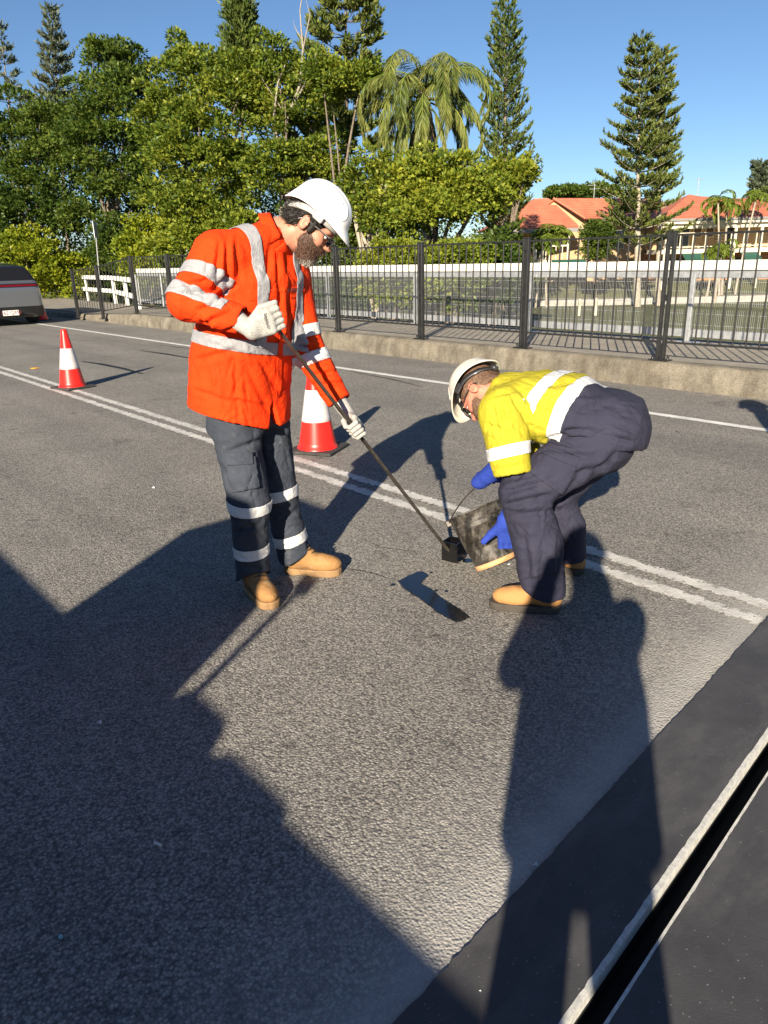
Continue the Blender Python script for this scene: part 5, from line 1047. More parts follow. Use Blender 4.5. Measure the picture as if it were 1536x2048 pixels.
    # chest lettering
    Nn = vnorm(V, Q); k = np.argmin(np.linalg.norm(to_px(V)-np.array([584, 577]), axis=1)+1e4*(((CAM-V)*Nn).sum(1) < 0)); n_ = Nn[k]; X_ = unit(np.cross(UP, n_)); text_mesh('chest_print', 'ction', .036, M['ink'], st, V[k]+n_*.007, X_, np.cross(n_, X_))
    # hair, beard, glasses, helmet
    At = V3(HA_); oo = V3(ho)
    def hair(P):
        p = (P-oo)@At.T; d = dell(p, (-.010, 0, .043), (.108, .085, .104)); d = smin(d, dell(p, (-.062, 0, -.028), (.046, .064, .045)), .02); d = np.maximum(d, p[:, 0]-.052-.30*p[:, 2]); d = np.maximum(d, -(p[:, 2]+.072)); ear = dell(p, (-.008, .088, -.012), (.026, .03, .040)); ear2 = dell(p, (-.008, -.088, -.012), (.026, .03, .040)); d = np.maximum(d, -np.minimum(ear, ear2))
        low = np.where((p[:, 0] > -.02), -(p[:, 2]-.0)-.012, -1); d = np.maximum(d, low); return d+.0035*(ridged(p*np.array([60, 60, 22], np.float32))-.5)
    hr, V, Q = solid('hair', hair, ho, .16, .005, M['hair_dark'], body, 1); strands('hair_strands', V, Q, 4500, .02, .0008, -HA_[2]*.5-HA_[0]*.8, M['dark_strand'], hr, lambda c: ((c-ho)@HA_[2]) < .05, .25)
    hd0 = head
    def beard(P):
        p = (P-oo)@At.T; nse = .003*(ridged(p*np.array([75, 75, 40], np.float32))-.4); d = dell(p, (.036, 0, -.046), (.068, .068, .074)); d = smin(d, dell(p, (.060, 0, -.103), (.042, .041, .030)), .03); d = smin(d, dell(p, (.096, 0, -.049), (.020, .032, .011)), .01); d = d-nse
        keep_ = p[:, 2]+.030-.42*np.maximum(0, .045-p[:, 0])-.10*(np.abs(p[:, 1]) > .05)*.2; up_ = np.where(p[:, 0] < .062, p[:, 2]-(.004-.35*np.maximum(0, p[:, 0]-.005)), p[:, 2]+.040); d = np.maximum(d, up_); d = np.maximum(d, -(p[:, 0]-(-.004))); mo = dell(p, (.112, 0, -.064), (.022, .021, .0045)); return np.maximum(d, -mo)
    bo, V, Q = solid('beard', beard, in_frame(HA_, ho, (.04, 0, -.07)), .13, .004, M['beard_hair'], body, 1)
    strands('beard_strands', V, Q, 5200, .009, .0007, -HA_[2]*.8+HA_[0]*.25, M['beard_strand'], bo, None, .6)
    def chin(P):
        p = (P-oo)@At.T; return np.maximum(dell(p, (.070, 0, -.108), (.038, .034, .030))-.003*(ridged(p*np.array([80, 80, 45], np.float32))-.4), -(p[:, 0]-.045))
    ch_, V, Q = solid('chin_hair', chin, in_frame(HA_, ho, (.07, 0, -.12)), .07, .004, M['beard_grey'], bo, 1); strands('chin_strands', V, Q, 1500, .010, .0007, -HA_[2], M['grey_strand'], ch_, None, .5)
    def sideb(P):
        p = (P-oo)@At.T; d = None
        for s_ in (-1, 1): q = dell(p, (.022, s_*.075, .004), (.014, .010, .034)); d = q if d is None else np.minimum(d, q)
        return d-.003*(ridged(p*70)-.4)
    mbs = solid('sideburns', sideb, ho, .12, .005, M['hair_dark'], body, 1)
    eyes(body, ho, HA_); glasses(body, ho, HA_, 'lens', 'frame_grey')
    helmet(body, in_frame(HA_, ho, (.004, 0, .012)), HA_, 'helmet_white', 'band_grey', vents=False)
    # gloves on the pole
    gr, gl = at(538, 642, 2.945), at(692, 836, 3.265); P0 = at(532, 628, 2.93); P1 = at(903, 1112, 3.50); ax = unit(P1-P0)
    gr = P0+ax*np.dot(gr-P0, ax); gl = P0+ax*np.dot(gl-P0, ax)
    fn, w_, _ = hand_grip(gr, unit(UP*.93-RD*.30-HD*.15), unit(RD*.95+HD*.22-UP*.05), 1.07, 'along', .011, True); wr = J['rw']
    fn2 = lambda P: smin(fn(P), dcone(P, w_, wr-unit(J['rw']-J['re'])*.03, .030, .040), .02)
    g1, V, Q = solid('glove', fn2, (gr+wr)/2, .13, .0034, M['speckled_glove'], body)
    front = ((V-CAM)@HD) < np.median((V-CAM)@HD); k = np.argmin(np.linalg.norm(to_px(V)-np.array([533, 641]), axis=1)+1e4*(~front)); cc = V[k]+unit(CAM-V[k])*.005; Z_ = unit(CAM-cc); X_ = unit(-UP+RD*.15); X_ = X_-Z_*np.dot(X_, Z_); Y_ = np.cross(Z_, unit(X_)); text_mesh('glove_print', 'bastion', .019, M['ink'], g1, cc, X_, Y_)
    fn, w_, _ = hand_grip(gl, -ax, unit(RD*.55-UP*.35-HD*.55), 1.03, 'wrap', .011, False); wl = J['lw']
    fn3 = lambda P, fn=fn, w_=w_: smin(fn(P), dcone(P, w_, wl-unit(J['lw']-J['le'])*.02, .030, .038), .02)
    solid('glove', fn3, (gl+wl)/2, .13, .0034, M['speckled_glove'], body)
    return body, P0, P1, ax
BODY_A, POLE0, POLE1, POLEAX = worker_orange()
# ------------------------------------------------------------------ the bent worker in yellow
def worker_yellow():
    fc = unit(-RD*.95+HD*.31); lf = unit(np.cross(UP, fc))                      # faces left in the picture; his left side is towards the camera
    J = dict(pv=at(1220, 862, 3.14), ws=at(1150, 824, 3.18), ch=at(1070, 807, 3.22), sh=at(1010, 800, 3.26), nk=at(985, 785, 3.28), ls=at(1006, 826, 3.06), le=at(1020, 915, 3.00), lw=at(996, 940, 3.14), rs=at(1000, 800, 3.43), re=at(1048, 900, 3.36), rw=at(1014, 1010, 3.18),
             lh=at(1200, 880, 3.03), lk=at(1045, 985, 2.99), la=at(1078, 1165, 2.965), rh=at(1220, 870, 3.27), rk=at(1105, 990, 3.37), ra=at(1137, 1098, 3.43))
    bL = (gnd(1122, 1222), gnd(990, 1212)); bR = (gnd(1168, 1150), gnd(1050, 1120))
    for k_, (h0, t0) in (('la', bL), ('ra', bR)): q_ = h0+unit(t0-h0)*.080; J[k_] = np.array([q_[0], q_[1], J[k_][2]])
    sp = unit(J['sh']-J['pv']); bk = unit(np.cross(lf, sp)); bk = bk if bk[2] > 0 else -bk
    hf = unit(-RD*.42-UP*.88+HD*.10); HA_ = frame(hf, unit(-RD*.47+UP*.38+HD*.80)); ho = at(966, 786, 3.28)
    nb = at(1005, 790, 3.27); head = head_fn(ho, HA_, nb, .064); lo, hi = bounds(list(J.values())+[ho], .16)
    body = body_mesh('person', head, [(nb, J['ch'], .07, .10), (J['ch'], J['ws'], .11, .11), (J['ws'], J['pv'], .11, .10), (nb, J['ls'], .06, .055), (nb, J['rs'], .06, .055), (J['ls'], J['le'], .052, .042), (J['le'], J['lw'], .036, .020), (J['rs'], J['re'], .052, .042), (J['re'], J['rw'], .036, .018),
        (J['pv'], J['lh'], .09, .08), (J['lh'], J['lk'], .08, .058), (J['lk'], J['la'], .055, .04), (J['pv'], J['rh'], .09, .08), (J['rh'], J['rk'], .08, .058), (J['rk'], J['ra'], .055, .04)], lo, hi, M['skin_red'])
    tag(body, 'worker in yellow shirt and cream hard hat bending over a bucket', 'person')
    bdir = {'ra': unit(bR[1]-bR[0]), 'la': unit(bL[1]-bL[0])}; hemZ = lambda P, k: .075+.42*np.maximum(0, (P-V3(J[k]))@V3(bdir[k]))
    def trou(P):
        d = dell(P, J['pv']+fc*.03-UP*.05, (.14, .195, .14), [fc, lf, UP])
        for h_, k_, a_, rr in (('lh', 'lk', 'la', (.128, .098, .105, .094)), ('rh', 'rk', 'ra', (.125, .092, .092, .080))):
            mid = J[k_]*.45+J[a_]*.55-fc*.015; d = smin(d, dcone(P, J[h_], J[k_], rr[0], rr[1]), .05); d = smin(d, dcone(P, J[k_], mid, rr[1], rr[2]), .03); d = smin(d, dcone(P, mid, np.array([J[a_][0], J[a_][1], .06]), rr[2], rr[3]), .02)
        for a_ in ('la', 'ra'):
            q = np.sqrt((((P-V3(J[a_]))[:, :2])**2).sum(1)); d = np.where(q < .19, np.maximum(d, hemZ(P, a_)-P[:, 2]), d)
        return d
    cut = lambda k: (lambda P: np.where(np.sqrt((((P-V3(J[k]))[:, :2])**2).sum(1)) < .15, hemZ(P, k)-P[:, 2], -1))
    lo, hi = bounds([J[k] for k in ('lh', 'lk', 'la', 'rh', 'rk', 'ra', 'pv')], .22); lo[2] = .03
    folds = [(1010, 985, 1080, 965, 6, .010), (1015, 1010, 1100, 990, 6, .009), (1030, 1030, 1140, 1020, 7, .009), (1120, 1000, 1170, 940, 7, .010), (1090, 900, 1180, 915, 6, .008), (1100, 880, 1150, 895, 5, .008), (1140, 950, 1220, 930, 7, .008), (1045, 1060, 1060, 1170, 8, .008), (1090, 1080, 1080, 1180, 8, .007), (1125, 1060, 1115, 1150, 7, .007), (1030, 960, 1060, 930, 5, .008), (1180, 960, 1240, 900, 7, .008), (1040, 1165, 1120, 1150, 5, .006)]
    folds += rand_creases(26, 1010, 1220, 880, 1040, -20, 35, seed=7)+rand_creases(26, 1030, 1150, 1040, 1180, 70, 40, seed=8)
    tr, V, Q = cloth_mesh('trousers', trou, lo, hi, .0065, M['navy_cloth'], body, (cut('la'), cut('ra')), folds, .009, 8.)
    # side seam and thigh pocket
    vw = unit(CAM-at(1120, 930, 2.9))
    def qpl(q, d):
        pr = lambda p: at(p[0], p[1], d); c0 = np.mean([pr(p) for p in q], axis=0); out = []
        for i in range(len(q)):
            a, b = pr(q[i]), pr(q[(i+1) % len(q)]); n_ = unit(np.cross(b-a, vw)); n_ = n_ if np.dot(c0-a, n_) > 0 else -n_; out.append((a, n_))
        return out
    near_side = lambda c: ((c-V3(at(1120, 930, 3.03)))@V3(vw)) > -.02
    patch('thigh_pocket', V, Q, qpl([(1060, 945), (1085, 905), (1155, 930), (1125, 990)], 2.92), M['navy_cloth'], tr, .004, near_side, .006); patch('pocket_flap', V, Q, qpl([(1080, 905), (1092, 890), (1160, 915), (1152, 935)], 2.92), M['navy_cloth'], tr, .011, near_side, .004)
    boot(body, *bL, J['la'], 'boot_tan', 'boot_sole_dark', True, .31, .15); boot(body, *bR, J['ra'], 'boot_tan', 'boot_sole_dark', True, .30, .15)
    # shirt: yellow above, navy below, worn over the trousers
    back = lambda px, py, d: at(px, py, d)
    secs = [(J['pv']-sp*.155-bk*.02, lf, bk, .10, .08), (J['pv']-sp*.13-bk*.015, lf, bk, .165, .125), (J['pv']-sp*.08, lf, bk, .215, .165), (J['pv']-sp*.01, lf, bk, .24, .172), (J['pv']+sp*.09, lf, bk, .245, .168), (J['ws'], lf, bk, .245, .160), (J['ch'], lf, bk, .235, .150), (J['sh'], lf, bk, .195, .115), (J['sh']+sp*.06, lf, bk, .13, .09)]
    axL = unit(J['le']-J['ls']); hemc = J['le']+axL*.075; ax2 = unit(J['lw']-J['le'])
    hn = unit(UP+RD*.13); hp1 = at(1290, 893, 3.05); hp2 = at(1096, 880, 3.0)
    hemcut = lambda P: np.minimum(-((P-V3(hp1))@V3(hn)), -((P-V3(hp2))@V3(sp)))
    def shirt(P):
        d = dstack(P, secs, sp); d = smin(d, dcone(P, J['ls'], nb, .085, .075), .05); d = smin(d, dcone(P, J['rs'], nb, .08, .075), .05)
        a = dcone(P, J['ls'], hemc, .098, .083); d = smin(d, a, .04); e1 = (P-V3(hemc))@V3(axL); d = np.where(np.sqrt(((P-V3(hemc))**2).sum(1)) < .13, np.maximum(d, e1), d)
        b = dcone(P, J['rs'], J['re'], .092, .075); d = smin(d, b, .04)
        d = smax(d, -dcone(P, ho, nb, .066, .072), .006)
        return smax(d, hemcut(P), .004)
    cuts = (lambda P: hemcut(P)-.002, lambda P: np.where(np.sqrt(((P-V3(hemc))**2).sum(1)) < .105, (P-V3(hemc))@V3(axL), -1))
    lo, hi = bounds([J[k] for k in ('pv', 'ws', 'ch', 'sh', 'ls', 'le', 'rs', 're')]+[hemc], .24)
    folds = [(985, 770, 1060, 745, 5, .006), (990, 790, 1050, 775, 5, .006), (1000, 800, 1010, 860, 5, .008), (985, 810, 1000, 880, 5, .007), (1030, 800, 1060, 850, 6, .009), (1040, 780, 1080, 830, 6, .007), (975, 850, 1030, 870, 5, .006), (990, 920, 1040, 905, 5, .007), (1000, 940, 1045, 930, 5, .006), (1060, 850, 1070, 890, 5, .008), (1085, 770, 1150, 765, 6, .006), (1090, 880, 1150, 860, 6, .008), (1110, 872, 1200, 880, 5, .009), (1120, 860, 1210, 862, 6, .008), (1160, 820, 1230, 810, 8, .006), (1180, 870, 1270, 880, 6, .007), (1230, 850, 1280, 870, 6, .007), (1095, 830, 1110, 790, 6, .006), (1130, 790, 1200, 790, 7, .006)]
    folds += rand_creases(30, 980, 1120, 750, 880, 60, 30, seed=9)+rand_creases(24, 1110, 1290, 770, 890, 15, 30, seed=10)+rand_creases(14, 970, 1050, 840, 950, 80, 30, seed=11)
    st, V, Q = cloth_mesh('shirt', shirt, lo, hi, .0065, M['yellow_cloth'], body, cuts, folds, .008, 8.)
    slv = lambda c: (dcone(c, J['ls']+axL*.03, hemc, .128, .118) < 0) & ((((c-V3(J['ch']))@V3(lf)) > .17) | (((c-V3(J['ls']))@V3(axL)) > .12)); slvR = lambda c: (dcone(c, J['rs']+(J['re']-J['rs'])*.3, J['re'], .1, .09) < 0) & (((c-V3(J['ch']))@V3(lf)) < -.10) | (((c-V3(J['re']))**2).sum(1) < .012); tors = lambda c: ~slv(c) & ~slvR(c)
    T = M['tape_white']; h1 = at(1096, 800, 3.16); h2 = at(1156, 828, 3.13); n1 = unit(sp-lf*.36+bk*.05); n2 = unit(sp-lf*.42-bk*.02)
    band('reflective_tape', V, Q, h1, n1, .027, T, st, tors); band('reflective_tape', V, Q, h2, n2, .027, T, st, tors)
    band('reflective_tape', V, Q, J['ls']+axL*.165, unit(axL+RD*.06), .026, T, st, slv)
    patch('shirt_tail', V, Q, [(h2-n2*.024, -n2)], M['navy_cloth'], st, .0015, tors, .002)
    # navy collar
    nx = unit(ho-nb); lx = unit(lf-nx*np.dot(lf, nx)); fx = np.cross(lx, nx); mb = MB(); c0 = nb+nx*.008
    mb.grid(lambda u, v: c0+nx*(.052*v)+(fx*math.cos(6.283*u)+lx*math.sin(6.283*u))*(.078-.004*v), 30, 3); o = mb.build('collar', M['navy_collar'], st); q = o.modifiers.new('t', 'SOLIDIFY'); q.thickness = .004
    # head
    At = V3(HA_); oo = V3(ho)
    def hair(P):
        p = (P-oo)@At.T; d = dell(p, (-.010, 0, .043), (.103, .081, .101)); d = smin(d, dell(p, (-.062, 0, -.028), (.042, .060, .040)), .02); d = np.maximum(d, p[:, 0]-.052-.30*p[:, 2]); d = np.maximum(d, -(p[:, 2]+.045)); ear = np.minimum(dell(p, (-.008, .088, -.012), (.028, .03, .042)), dell(p, (-.008, -.088, -.012), (.028, .03, .042))); d = np.maximum(d, -ear); return np.maximum(d, np.where(p[:, 0] > -.02, -(p[:, 2]-.01), -1))
    hr, V, Q = solid('hair', hair, ho, .16, .0055, M['hair_brown'], body, 1); strands('hair_strands', V, Q, 2500, .014, .0007, -HA_[2]*.7-HA_[0]*.5, M['brown_strand'], hr, lambda c: ((c-ho)@HA_[2]) < .05, .3)
    def beard(P):
        p = (P-oo)@At.T; d = dell(p, (.036, 0, -.048), (.070, .069, .076)); d = smin(d, dell(p, (.055, 0, -.098), (.046, .043, .030)), .03)-.004*(ridged(p*70)-.4); d = np.maximum(d, np.where(p[:, 0] < .07, p[:, 2]+.012, p[:, 2]+.042)); d = np.maximum(d, -(p[:, 0]-.012)); return np.maximum(d, -dell(p, (.112, 0, -.064), (.022, .021, .0045)))
    bo, V, Q = solid('beard', beard, in_frame(HA_, ho, (.04, 0, -.07)), .12, .005, M['hair_brown'], body, 1); strands('beard_strands', V, Q, 2500, .009, .0007, -HA_[2], M['brown_strand'], bo, None, .6)
    eyes(body, ho, HA_); glasses(body, ho, HA_, 'lens', 'band_black'); helmet(body, in_frame(HA_, ho, (.004, 0, .016)), HA_, 'helmet_cream', 'band_black', vents=False)
    # blue gauntlets: one grips the bucket bail, the other steadies the bucket
    gh = at(980, 956, 3.25); fn, w_, _ = hand_grip(gh, unit(RD*.75+UP*.35-HD*.45), unit(-RD*.55-UP*.25+HD*.7), 1.2, 'wrap', .006, False)
    f2 = lambda P: smin(fn(P), dcone(P, w_, J['le']+ax2*.08, .034, .050), .02); solid('gauntlet', f2, (gh+J['le'])/2, .19, .0042, M['blue_suede'], body)
    wr = at(1014, 1036, 3.155); m_ = unit(at(1024, 1125, 3.17)-wr); fo = hand_open(wr, m_, HD, -RD*1.0-UP*.1, 1.2, .15, .0125, .85); f3 = lambda P: smin(fo(P), dcone(P, wr+m_*.02, J['re'], .034, .052), .03); solid('gauntlet', f3, (wr+J['re'])/2+m_*.05, .23, .0045, M['blue_suede'], body)
    return gh
BAIL = worker_yellow()

# ------------------------------------------------------------------ pole with dipper box, bucket, fresh bitumen
pm('pole_steel', (.035, .030, .026), (.075, .062, .050), 30, .5, .3, 120, .002, metal=.3)
pm('wet_bitumen', (.004, .004, .0045), None, rough=.16, bmp=.25, bscale=80, bdist=.004, spec=.6, coat=.5)
t = empty('dipper_pole', POLE1); tag(t, 'long dark steel pole with a square black dipper box, held by the bearded worker', 'tool')
bx = gnd(908, 1122); tang = POLEAX; sidev = unit(np.cross(tang, UP)); A = np.array([tang, sidev, np.cross(tang, sidev)]); e = np.array([bx[0], bx[1], .045])-RD*.02
mb = MB(); mb.box((POLE0+e)/2-tang*.012, (np.linalg.norm(e-POLE0), .024, .011), np.array([unit(e-POLE0), sidev, np.cross(unit(e-POLE0), sidev)]), .002); mb.build('shaft', M['pole_steel'], t)
ang = math.radians(35); bxx = RD*math.cos(ang)-HD*math.sin(ang); byy = np.cross(UP, bxx); c = np.array([bx[0], bx[1], 0])+HD*.02; w, hgt, th = .044, .105, .004; mb = MB()
for s, a_, b_ in ((1, bxx, byy), (-1, bxx, byy), (1, byy, bxx), (-1, byy, bxx)): mb.box(c+a_*s*w+UP*(hgt/2+.004), (th, 2*w+(th if a_ is bxx else -th), hgt), np.array([a_, b_, UP]))
mb.box(c+UP*.007, (2*w-th, 2*w-th, .005), np.array([bxx, byy, UP])); mb.build('dipper_box', M['wet_bitumen'], t)
def bucketmat():
    m, n, b = nodes('bucket_side'); v = coord(n); a = noise(n, 16, 6, .72, v); d = noise(n, 5, 5, .65, v); s = noise(n, 1, 6, .7, mapping(n, v, (26, 26, 5)))
    c = ramp(n, a.outputs[0], [(.34, (.012, .011, .010)), (.5, (.062, .055, .048)), (.7, (.16, .145, .125))]).outputs[0]
    c = mixc(n, ramp(n, s.outputs[0], [(.5, (0, 0, 0)), (.60, (.95, .95, .95))]).outputs[0], c, (.010, .009, .008)); c = mixc(n, ramp(n, d.outputs[0], [(.58, (0, 0, 0)), (.72, (.55, .55, .55))]).outputs[0], c, (.15, .11, .065))
    n.links.new(c, b.inputs['Base Color']); n.links.new(ramp(n, a.outputs[0], [(.35, (.22,)*3), (.65, (.7,)*3)]).outputs[0], b.inputs['Roughness']); bump(n, b, a.outputs[0], .5, .004); M['bucket_side'] = m
bucketmat(); pm('bucket_base', (.52, .26, .11), (.62, .36, .18), 30, .7, .3, 90, .003)
ba = unit(-RD*.36+UP*.86+HD*.36); b0 = gnd(996, 1152)+HD*.06; b0 = b0+UP*.045; bs = unit(np.cross(ba, HD)); Ab = np.array([bs, np.cross(ba, bs), ba])
t = empty('bucket', (b0[0], b0[1], 0)); tag(t, 'dirty black tar bucket tipped forward in the yellow worker\'s hands', 'bucket')
mb = MB(); Hb = .285; prof = [(.0, .004), (.100, .004), (.103, .012)]+[(.103+.034*u, .012+(Hb-.012)*u) for u in np.linspace(.1, 1, 9)]+[(.145, Hb), (.147, Hb+.006), (.140, Hb+.008), (.134, Hb-.004), (.118, .10), (.0, .10)]; mb.lathe(b0, prof, 40, Ab); o = mb.build('body', M['bucket_side'], t)
mb = MB(); mb.lathe(b0, [(.099, -.004), (.1055, -.002), (.1075, .020), (.1042, .022)], 40, Ab); mb.build('base_ring', M['bucket_base'], t)
mb = MB(); mb.lathe(b0, [(.1365, Hb-.050), (.1405, Hb-.050), (.1415, Hb-.045), (.1375, Hb-.043)], 40, Ab); mb.build('rim_band', M['bucket_side'], t)
mb = MB(); mb.lathe(b0+ba*(Hb-.045), [(.0, 0), (.128, 0)], 32, Ab); mb.build('tar', M['wet_bitumen'], t)
rimc = b0+ba*(Hb-.012); la, lb = rimc-RD*.135+UP*-.052-HD*.0, None
sd_ = unit(-RD*.93-UP*.37); sd_ = unit(sd_-ba*np.dot(sd_, ba)); e1, e2 = rimc+sd_*.143, rimc-sd_*.143; top = BAIL
pts_ = []
for u in np.linspace(0, 1, 25):
    a = math.pi*u; base = e1*(1+math.cos(a))/2+e2*(1-math.cos(a))/2; pts_.append(base+(top-rimc)*math.sin(a)*1.0)
mb = MB(); mb.tube(pts_, .0034, 8); mb.build('bail_handle', M['pole_steel'], t)
for e in (e1, e2): mb = MB(); mb.box(e, (.03, .016, .034), Ab, .004); mb.build('bail_lug', M['pole_steel'], t)
def blob(name, pix, z, m, lab=None, jag=.0028, dome=.006):
    P = np.array([gnd(*p)[:2] for p in pix]); n = len(P); out = []
    for i in range(n):
        a, b = P[i], P[(i+1) % n]; k = max(2, int(np.linalg.norm(b-a)/.010))
        for j in range(k): nn = unit(np.array([-(b-a)[1], (b-a)[0]])); out.append(a+(b-a)*j/k+nn*rng.normal()*jag)
    b_ = bmesh.new(); vs = [b_.verts.new((p[0], p[1], z)) for p in out]; f = b_.faces.new(vs); bmesh.ops.triangulate(b_, faces=[f])
    r = bmesh.ops.extrude_face_region(b_, geom=b_.faces[:]); 
    for v in [g for g in r['geom'] if isinstance(g, bmesh.types.BMVert)]: v.co.z += dome
    bmesh.ops.recalc_face_normals(b_, faces=b_.faces); me = bpy.data.meshes.new(name); b_.to_mesh(me); b_.free(); return link(name, me, m)
o5 = [(360, 280), (600, 165), (660, 160), (750, 210), (680, 270), (650, 320), (800, 400), (900, 490), (1050, 590), (1150, 650), (1270, 740), (1200, 780), (1100, 800), (1000, 750), (880, 690), (750, 590), (640, 500), (520, 430), (430, 370)]
o = blob('bitumen_patch', [(740+x*.15625, 1120+y*.15625) for x, y in o5], .0015, M['wet_bitumen'], jag=.0014, dome=.005); tag(o, 'glossy black hockey stick shaped patch of fresh bitumen on the road', 'bitumen')
for i, (x, y, r, lab) in enumerate(((872, 1182, 3, 'small black bitumen drip right of the fresh patch'), (786, 1170, 4, 'small black bitumen drip at the left tip of the fresh patch'), (935, 1122, 9, 'black bitumen smear under the dipper box and bucket'), (893, 1183, 3, 'tiny black bitumen drip nearest the bucket'), (862, 1146, 2.5, 'thin black bitumen drip above the fresh patch'))):
    o = blob('bitumen_drip', [(x+r*(1.6 if k % 2 else 1.1)*math.cos(k*.785), y+r*.45*math.sin(k*.785)) for k in range(8)], .001, M['wet_bitumen'], jag=.001, dome=.003); tag(o, lab, 'bitumen', 'bitumen drips')
# ------------------------------------------------------------------ traffic cones
pm('cone_red', (.80, .018, .010), (.70, .014, .008), 6, .35, .05, 60, .002); pm('cone_sleeve', (.50, .46, .45), (.60, .55, .54), 9, .45); pm('cone_base', (.025, .024, .024), (.05, .048, .046), 14, .8, .3, 90, .003)
def cone(c, lab, rot=.3, seed=0):
    c = np.array([c[0], c[1], 0.]); t = empty('traffic_cone', c); tag(t, lab, 'cone', 'traffic cones on the centre line'); A = np.array([[math.cos(rot), math.sin(rot), 0], [-math.sin(rot), math.cos(rot), 0], [0, 0, 1.]])
    R_ = lambda z: .158-(z-.04)*(.158-.036)/.70
    mb = MB(); mb.box(c+UP*.016, (.40, .40, .026), A, .008); mb.build('base', M['cone_base'], t)
    mb = MB(); mb.lathe(c, [(.172, .030), (.168, .042), (R_(.055), .055)]+[(R_(z), z) for z in np.linspace(.08, .735, 14)]+[(R_(.74)-.004, .744), (.022, .745), (.020, .70)], 36, A); mb.build('body', M['cone_red'], t)
    mb = MB(); mb.lathe(c, [(R_(.255)+.001, .254)]+[(R_(z)+.0025, z) for z in np.linspace(.256, .508, 8)]+[(R_(.51)+.001, .511)], 36, A); mb.build('reflective_sleeve', M['cone_sleeve'], t)
cone(gnd(146, 776), 'red and white traffic cone standing alone on the double line at the left', .25); cone(gnd(636, 900), 'red and white traffic cone beside the bearded worker\'s leg', .5)
c3 = gnd(78, 641); cone((c3[0], c3[1]+.1), 'red traffic cone half hidden behind the silver car', .1)
